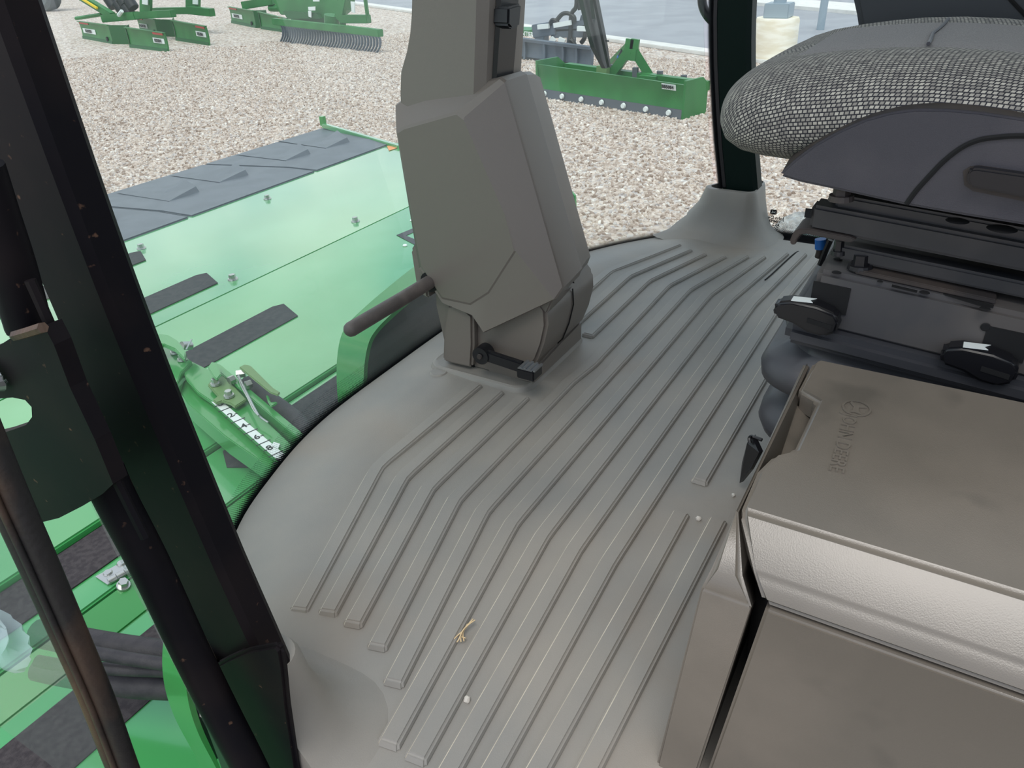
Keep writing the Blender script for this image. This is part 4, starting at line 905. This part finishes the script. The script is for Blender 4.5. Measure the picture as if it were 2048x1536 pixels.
# small litter on the floor
def pebble(px, py, r, lab):
    p = Zp(px, py, r * .6); bm = bmesh.new(); bmesh.ops.create_icosphere(bm, subdivisions=2, radius=r)
    for v in bm.verts: v.co *= 1 + random.uniform(-.18, .18)
    for v in bm.verts: v.co += p
    me = bpy.data.meshes.new('pebble'); bm.to_mesh(me); bm.free(); tag(link('pebble', me, MAT_STONE), lab, 'pebble', 'litter on the cab floor')
pebble(934, 1399, .0042, 'pale pebble on the ridges near the bottom edge'); pebble(1397, 1037, .0038, 'pale pebble in the groove beside the storage box'); pebble(1467, 990, .003, 'tiny bright pebble at the foot of the storage box')
stw = thing('straw_tuft', 'frayed wisp of dry straw lying across a floor ridge', 'straw', Zp(920, 1275, .006))
for i, pts in enumerate((((946, 1238), (935, 1250), (925, 1262), (918, 1278), (914, 1284)), ((950, 1240), (934, 1252), (922, 1268), (922, 1284)), ((944, 1240), (930, 1258), (916, 1270), (908, 1278)), ((935, 1248), (926, 1266), (928, 1282)), ((930, 1256), (922, 1272), (931, 1276)))):
    tube('straw_stalk', spline([Zp(x, y, .0085 + .003 * math.sin(k + i)) for k, (x, y) in enumerate(pts)], 3), .0008, MAT_STRAW, stw, seg=5)
# ================================================================== IMPLEMENTS ON THE GRAVEL YARD
def G(px, py): return Zp(px, py, GZ)
def above(b, py):
    """the point straight above ground point b that is seen at picture row py"""
    c = RT.transposed() @ (b - CAM); e = RT.transposed() @ Vector((0, 0, 1)); k = (py - 768) / FPX
    return b + Vector((0, 0, (k * c.z - c.y) / (e.y - k * e.z)))
class Board:
    """curved moldboard between two ground points; tops given by their own pixels"""
    def __init__(s, BL, BR, TL, TR, bulge=.10, th=.03):
        s.bl, s.br = G(*BL), G(*BR); s.tl, s.tr = above(s.bl, TL[1]), above(s.br, TR[1])
        d = (s.br - s.bl).normalized(); s.u = d; s.n = Vector((d.y, -d.x, 0)); s.n = s.n if s.n.x < 0 else -s.n     # towards the viewer's side
        s.bulge, s.th = bulge, th
    def at(s, u, v, off=0):
        b = s.bl.lerp(s.br, u); t = s.tl.lerp(s.tr, u); p = b.lerp(t, v); h = (t - b).length
        return p - s.n * (s.bulge * h * 4 * v * (1 - v) * .5 - s.bulge * h * .0) + s.n * off
    def mesh(s, name, m, parent, u0=0, u1=1, v0=0, v1=1, off=0, th=None, nv=8):
        th = th or s.th; rows = [[s.at(u0 + (u1 - u0) * k / 3, v0 + (v1 - v0) * j / nv, off) for k in range(4)] for j in range(nv + 1)]
        rows += [[p - s.n * th for p in r] for r in rows[::-1]]; rows.append(rows[0])
        n = 4; V = [p for r in rows[:-1] for p in r]; R = len(rows) - 1; F = []
        for j in range(R):
            for k in range(n - 1): F.append([j * n + k, j * n + k + 1, ((j + 1) % R) * n + k + 1, ((j + 1) % R) * n + k])
        F.append([j * n for j in range(R)]); F.append([j * n + n - 1 for j in range(R)][::-1])
        return obj(name, V, F, m, parent, smooth=True, auto=.5)
    def label(s, txt, m, parent, u0, u1, v0, v1, name='decal', tm=None):
        d = s.mesh(name, m, parent, u0, u1, v0, v1, off=.012, th=.008, nv=3)
        if txt:
            a, b = s.at(u0, v0, .024), s.at(u1, v0, .024); c = s.at((u0 + u1) / 2, (v0 + v1) / 2, .03); w = (b - a).length
            up = s.at((u0 + u1) / 2, v1, 0) - s.at((u0 + u1) / 2, v0, 0)
            text(txt, min(w / (len(txt) * .62), up.length * .9), frame(c, b - a, up), tm or MAT_INK, d, 'decal_text', depth=.002, bold=.002)
        return d
def beam(px0, px1, x, w, h, m, parent, name): return bar(name, Xp(*px0, x), Xp(*px1, x), w, h, m, parent, bevel=.01)

def vblade(label, LW, RW, full=True, rl='RB2084'):
    b1, b2 = Board(*LW), Board(*RW); t = thing('rear_blade', label, 'blade', (b1.bl + b2.br) / 2, 'green grader blades on the gravel')
    for i, b in enumerate((b1, b2)):
        w = b.mesh('blade_wing', MAT_IMPL, t, v0=.0, v1=1)
        b.mesh('cutting_edge', MAT_IMPLD, w, 0, 1, .0, .16, off=.012, th=.012, nv=2)
        b.mesh('top_flange', MAT_IMPL, w, 0, 1, .96, 1.0, off=.03, th=.07, nv=1)
    if full: b1.label(None, MAT_RED, t, .03, .34, .86, .97, 'red_reflector'); b2.label(None, MAT_RED, t, .72, .97, .84, .97, 'red_reflector')
    b1.label('FRONTIER', MAT_WHITE, t, .08, .50, .36, .62); b2.label(rl, MAT_WHITE, t, .68, .96, .40, .66)
    # hinge plates folding back between the wings
    a, b = b1, b2
    for p, q in ((a.br, a.tr), (b.bl, b.tl)):
        mid_ = (a.br + b.bl) / 2 - a.n * .25
        prism('hinge_plate', [p, mid_, mid_ + (q - p), q], (a.u * .03), MAT_IMPLD, t)
    tube('pivot_bolt', [a.at(.86, .22, .03), a.at(.86, .22, -.02)], .045, MAT_INK, t, seg=10)
    return t, b1, b2
vA, a1, a2 = vblade('green two-wing grader blade with red reflectors, nearest of the left pair', ((166, 77), (226, 88), (161, 42), (226, 50)), ((260, 95), (336, 104), (249, 54), (328, 65)))
bx_ = a1.bl.x + .35
beam((208, 37), (274, 31), bx_, .16, .16, MAT_IMPL, vA, 'frame_beam'); beam((272, 31), (347, 27), bx_, .14, .14, MAT_IMPL, vA, 'frame_beam')
prism('mast_plate', [Xp(x, y, bx_ + .1) for x, y in ((279, -40), (301, -40), (300, 27), (279, 27))], (.06, 0, 0), MAT_IMPL, vA); prism('mast_label', [Xp(x, y, bx_ + .06) for x, y in ((284, -3), (295, -3), (295, 10), (284, 8))], (.02, 0, 0), MAT_WHITE, vA)
dm = beam((150, -14), (226, 32), bx_, .14, .14, MAT_IMPL, vA, 'diagonal_arm'); beam((158, -6), (195, 17), bx_ - .1, .05, .05, MAT_YEL, dm, 'yellow_stripe')
tube('thin_bar', [Xp(152, 37, bx_), Xp(203, 29, bx_)], .04, MAT_IMPL, vA, seg=6)
for i, (x, y) in enumerate(((222, 6), (245, 2), (262, 8), (240, 16), (255, 20))): tube('hydraulic_valve', [Xp(x - 6, y - 10, bx_ + .3), Xp(x + 6, y + 8, bx_ + .3)], .12, MAT_INK, vA, seg=8)
tube('crank', [Xp(237, 31, bx_ - .15), Xp(244, 22, bx_ - .15)], .04, MAT_WHITE, vA, seg=6)

vB, b1_, b2_ = vblade('green two-wing grader blade with red reflectors standing behind the nearest one', ((280, 66), (316, 72), (276, 34), (318, 38)), ((352, 81), (418, 91), (340, 40), (413, 52)))
bx2 = b1_.bl.x + .3
beam((310, 22), (380, 21), bx2, .14, .14, MAT_IMPL, vB, 'frame_beam'); beam((378, 20), (425, 25), bx2, .16, .16, MAT_IMPL, vB, 'frame_beam')
prism('mast_plate', [Xp(x, y, bx2 + .1) for x, y in ((371, -40), (398, -40), (397, 21), (371, 21))], (.06, 0, 0), MAT_IMPL, vB); prism('mast_label', [Xp(x, y, bx2 + .05) for x, y in ((385, -4), (395, -4), (395, 9), (385, 8))], (.02, 0, 0), MAT_WHITE, vB)

vC, c1_, c2_ = vblade('green two-wing grader blade with red reflector standing behind the rake', ((463, 46), (512, 56), (458, 13), (513, 21)), ((522, 58), (578, 66), (516, 23), (577, 37)))
bx3 = c1_.bl.x + .3
beam((488, 11), (548, 1), bx3, .18, .18, MAT_IMPL, vC, 'frame_beam'); tube('curved_brace', spline([Xp(540, 16, bx3), Xp(560, 16, bx3), Xp(575, 8, bx3), Xp(590, -6, bx3)], 4), .08, MAT_IMPL, vC, seg=8)

# landscape rake
rk = thing('landscape_rake', 'green landscape rake with a long row of curved steel tines', 'rake', (G(559, 84) + G(755, 106)) / 2)
rl, rr2 = G(559, 84), G(755, 106); tl_, tr_ = above(rl, 43), above(rr2, 65)
bar('rake_beam', tl_ - (tr_ - tl_) * .02, tr_ + (tr_ - tl_) * .05, .12, .12, MAT_IMPL, rk, bevel=.01)
rd_ = (rr2 - rl).normalized(); rn = Vector((rd_.y, -rd_.x, 0)); rn = rn if rn.x < 0 else -rn
NT = 37; tine_me = None
for i in range(NT):
    t = .01 + .98 * i / (NT - 1); a = tl_.lerp(tr_, t); b = rl.lerp(rr2, t)
    P = [a + Vector((0, 0, .02)), a - rn * .06 - Vector((0, 0, .05)), a.lerp(b, .35) - rn * .06 + rd_ * .07, a.lerp(b, .7) - rn * .04 + rd_ * .07, b + rd_ * .0]
    Q = spline(P, 3)
    V = []; F = []
    for p in Q: V += [p - rd_ * .011 - rn * .02, p + rd_ * .011 - rn * .02, p + rd_ * .011 + rn * .02, p - rd_ * .011 + rn * .02]
    for j in range(len(Q) - 1):
        for k in range(4): F.append([j * 4 + k, j * 4 + (k + 1) % 4, j * 4 + 4 + (k + 1) % 4, j * 4 + 4 + k])
    obj('tine', V, F, MAT_GREYIMP, rk)
rx = (rl.x + rr2.x) / 2 + .3
beam((683, 38), (738, 38), rx, .14, .14, MAT_IMPL, rk, 'hitch_bar'); beam((678, 40), (690, -20), rx, .1, .18, MAT_IMPL, rk, 'mast'); beam((736, 38), (728, -20), rx, .06, .06, MAT_IMPL, rk, 'brace_rod')
prism('mast_label', [Xp(x, y, rx - .15) for x, y in ((701, 3), (709, 4), (709, 26), (703, 24))], (.02, 0, 0), MAT_WHITE, rk)
tube('pivot_hub', [Xp(664, 30, rx), Xp(664, 52, rx)], .15, MAT_IMPL, rk, seg=12); tube('beam_post', [Xp(687, 38, rx), Xp(687, 52, rx)], .05, MAT_IMPL, rk, seg=8)
# tall green housing behind the rake
hx = rx + 1.2
gh = thing('implement_housing', 'green sheet metal implement housing with white labels behind the rake', 'implement', Xp(600, 60, hx))
prism('housing_panel', [Xp(x, y, hx) for x, y in ((545, 0), (560, -60), (700, -60), (690, 20), (672, 36), (630, 38), (600, 30), (560, 30))], (.3, 0, 0), MAT_IMPL, gh, bevel=.02)
prism('housing_flange', [Xp(x, y, hx - .1) for x, y in ((565, 22), (632, 26), (640, 37), (575, 38))], (.08, 0, 0), MAT_IMPLD, gh)
for q in (((616, 14), (630, 13), (630, 21), (617, 21)), ((616, 22), (622, 22), (622, 35), (617, 33)), ((626, -4), (638, -4), (638, 3), (626, 3))): prism('housing_label', [Xp(x, y, hx - .15) for x, y in q], (.02, 0, 0), MAT_WHITE, gh)
prism('housing_leg', [Xp(x, y, hx + .1) for x, y in ((580, 30), (680, 34), (678, 58), (585, 52))], (.1, 0, 0), MAT_IMPLD, gh)

# box blade
bb = thing('box_blade', 'green box blade with dark bolted cutting edge and A-frame, right of the steering column', 'box blade', (G(1072, 194) + G(1362, 239)) / 2)
B = Board((1072, 194), (1362, 239), (1076, 128), (1374, 170), bulge=.16, th=.03)
B.mesh('moldboard', MAT_IMPL, bb, v0=.02)
ce = B.mesh('cutting_edge', MAT_CUT, bb, .0, 1, .0, .27, off=.012, th=.014, nv=3)
for cx, cy in ((537, 700), (683, 722), (836, 745), (993, 770), (1153, 795), (1310, 820), (1463, 843)):
    px = 950 + cx / 3.724; u = (px - 1073) / (1364 - 1073); bolt(B.at(u, .15, .012), B.n, .032, .03, MAT_WHITE, ce, 'edge_bolt', hexa=False, washer=False)
bk = -B.n
def endplate(base, top, dep, name='end_plate'):
    prism(name, [base, base + bk * dep, base.lerp(top, .8) + bk * dep, top + bk * (dep * .75), top], B.u * .03, MAT_IMPL, bb)
endplate(B.br, B.tr + Vector((0, 0, .04)), .42); endplate(B.bl, B.tl + Vector((0, 0, .04)), .5)
B.label('BB5084', MAT_WHITE, bb, .872, .955, .80, .97)
dx = (B.bl.x + B.br.x) / 2 + .45
ap = Xp(1261, 98, dx); bar('a_frame_leg', Xp(1224, 148, dx), ap, .08, .1, MAT_IMPL, bb); bar('a_frame_leg', Xp(1303, 158, dx + .1), Xp(1267, 100, dx), .08, .1, MAT_IMPL, bb)
bar('a_frame_plate', Xp(1256, 108, dx), Xp(1274, 110, dx), .1, .12, MAT_IMPL, bb)
bar('clevis_plate', Xp(1258, 98, dx), Xp(1261, 78, dx), .04, .1, MAT_IMPL, bb); bar('clevis_plate', Xp(1268, 100, dx), Xp(1271, 78, dx), .04, .1, MAT_IMPL, bb)
bar('back_brace', Xp(1220, 128, dx + .5), Xp(1256, 92, dx), .06, .06, MAT_IMPL, bb)
tube('top_link', [Xp(1237, 128, dx + .1), Xp(1249, 102, dx + .1)], .05, MAT_INK, bb, seg=8); tube('top_link_band', [Xp(1241, 119, dx + .08), Xp(1243, 116, dx + .08)], .058, MAT_BLUE, bb, seg=8)
bar('cross_tube', B.at(.02, .75, -.5), B.at(.98, .75, -.5), .1, .1, MAT_IMPL, bb)
for px, y0, y1 in ((1222, 129, 150), (1271, 135, 154), (1320, 142, 162), (1368, 150, 170)): bar('scarifier_shank', Xp(px - 1, y1 + 12, dx), Xp(px, y0, dx), .05, .06, MAT_CUT, bb)
bar('lug', Xp(1196, 141, dx - .1), Xp(1216, 143, dx - .1), .1, .12, MAT_OLIVE, bb); bar('lug', Xp(1280, 157, dx - .1), Xp(1314, 160, dx - .1), .1, .08, MAT_IMPL, bb)

# grey blade attachment with hoses
gb = thing('grey_blade_attachment', 'blue grey hydraulic blade attachment with looping hoses behind the box blade', 'blade', (G(1033, 118) + G(1180, 135)) / 2)
Q = Board((1000, 113), (1181, 135), (1000, 70), (1184, 93), bulge=.12, th=.05)
Q.mesh('moldboard', MAT_GREYIMP, gb, v0=.0); Q.mesh('top_band', MAT_GREYIMP, gb, 0, 1, .86, 1, off=.06, th=.08, nv=2); Q.mesh('bottom_edge', MAT_INK, gb, 0, .8, .0, .12, off=.03, th=.04, nv=2)
for u in (.30, .52, .72, .86): Q.mesh('stiffener', MAT_GREYIMP, gb, u, u + .02, .05, .9, off=.05, th=.05, nv=3)
qx = Q.bl.x + .4
for p, q, w in (((1083, 100), (1084, 56), .18), ((1142, 90), (1144, 60), .12), ((1070, 62), (1115, 55), .2), ((1100, 55), (1175, 50), .14), ((1105, 66), (1180, 64), .14)): beam(p, q, qx, w, w, MAT_GREYIMP, gb, 'mount_frame')
for p, q in (((1076, 54), (1098, 52)), ((1108, 51), (1142, 45)), ((1155, 57), (1178, 58)), ((1102, 76), (1110, 84)), ((1118, 78), (1130, 84))): bar('bright_bracket', Xp(*p, qx - .15), Xp(*q, qx - .15), .05, .07, MAT_WHITE, gb)
for P in (((1100, 50), (1104, 41), (1112, 42), (1120, 50)), ((1114, 40), (1125, 28), (1138, 27), (1148, 34), (1149, 44)), ((1140, 84), (1141, 60), (1143, 28), (1152, 14), (1153, -10)), ((1160, 20), (1157, -5)), ((1168, 50), (1171, 65), (1168, 78), (1162, 86)), ((1139, 78), (1146, 84), (1150, 90))):
    tube('hydraulic_hose', spline([Xp(x, y, qx - .1) for x, y in P], 4), .035, MAT_INK, gb, seg=6)
prism('gusset_plate', [Xp(x, y, qx) for x, y in ((1158, 45), (1162, 30), (1176, 47))], (.05, 0, 0), MAT_GREYIMP, gb)
go_ = thing('green_toolbox_attachment', 'small green box shaped attachment with white lettering behind the grey blade', 'implement', Xp(1035, 72, Q.bl.x + 1.0))
prism('box_body', [Xp(x, y, Q.bl.x + .9) for x, y in ((985, 58), (1058, 61), (1058, 72), (985, 76))], (.5, 0, .0), MAT_IMPL, go_, bevel=.02)
text('FRONTIER', .11, frame(Xp(1047, 68, Q.bl.x + .87), (-.35, -1, 0), (0, 0, 1)), MAT_WHITE, go_, 'box_lettering', depth=.004)

# light pole on its concrete base, sign post, tyre and wood block
pb = G(1545, 122); lp_ = thing('light_pole', 'grey steel light pole on a round pale concrete base across from the seat', 'light pole', pb)
hbase = Yp(1553, 36, pb.y).z - GZ; rb = (Yp(1592, 36, pb.y) - Yp(1516, 36, pb.y)).length / 2 * .62
def facets(r, z, n=12): return [(pb.x + r * math.cos(2 * math.pi * k / n), pb.y + r * math.sin(2 * math.pi * k / n), GZ + z) for k in range(n)]
rb = .034 * (pb - CAM).length * .72
grid('concrete_base', [facets(rb * 1.03, 0), facets(rb * 1.0, hbase * .5), facets(rb * .98, hbase - .03), facets(rb * .94, hbase)], MAT_CONC, lp_, closed=True, caps=True, auto=.9)
q = rb * .55
prism('base_cover', [(pb.x - q, pb.y - q, GZ + hbase), (pb.x + q, pb.y - q, GZ + hbase), (pb.x + q, pb.y + q, GZ + hbase), (pb.x - q, pb.y + q, GZ + hbase)], (0, 0, rb * .6), MAT_POLE, lp_, bevel=.01)
tube('pole_shaft', [(pb.x, pb.y, GZ + hbase), (pb.x, pb.y, GZ + hbase + 5)], rb * .28, MAT_POLE, lp_, seg=12)
s0 = G(1640, 62); sp = tube('sign_post', [s0, s0 + Vector((0, 0, 3))], .07, MAT_POLE, None, seg=8); tag(sp, 'slim galvanised post standing on the road right of the light pole', 'post')
t0 = G(98, 22); ty = thing('dark_tyre', 'grey black machine tyre standing at the top left corner', 'tyre', t0)
rws = []
R_ = .75
for i in range(25):
    a = 2 * math.pi * i / 24; c, s = math.cos(a), math.sin(a)
    rws.append([(t0.x + w, t0.y + r * c, GZ + R_ + r * s) for w, r in ((-.2, R_ * .55), (-.24, R_ * .8), (-.18, R_ * .97), (0, R_), (.18, R_ * .97), (.24, R_ * .8), (.2, R_ * .55))])
grid('tread', rws, MAT_TYRE, ty, auto=.6)
tube('wheel_disc', [(t0.x - .1, t0.y, GZ + R_), (t0.x + .1, t0.y, GZ + R_)], R_ * .57, MAT_POLE, ty, seg=24)
w0 = G(73, 28); wb_ = prism('wood_block', [w0 + Vector(v) for v in ((-.1, -.25, 0), (.15, -.25, 0), (.15, .25, 0), (-.1, .25, 0))], (0, 0, .22), MAT_WOOD, None, bevel=.01); tag(wb_, 'pale wooden block lying in front of the dark tyre', 'wood block')
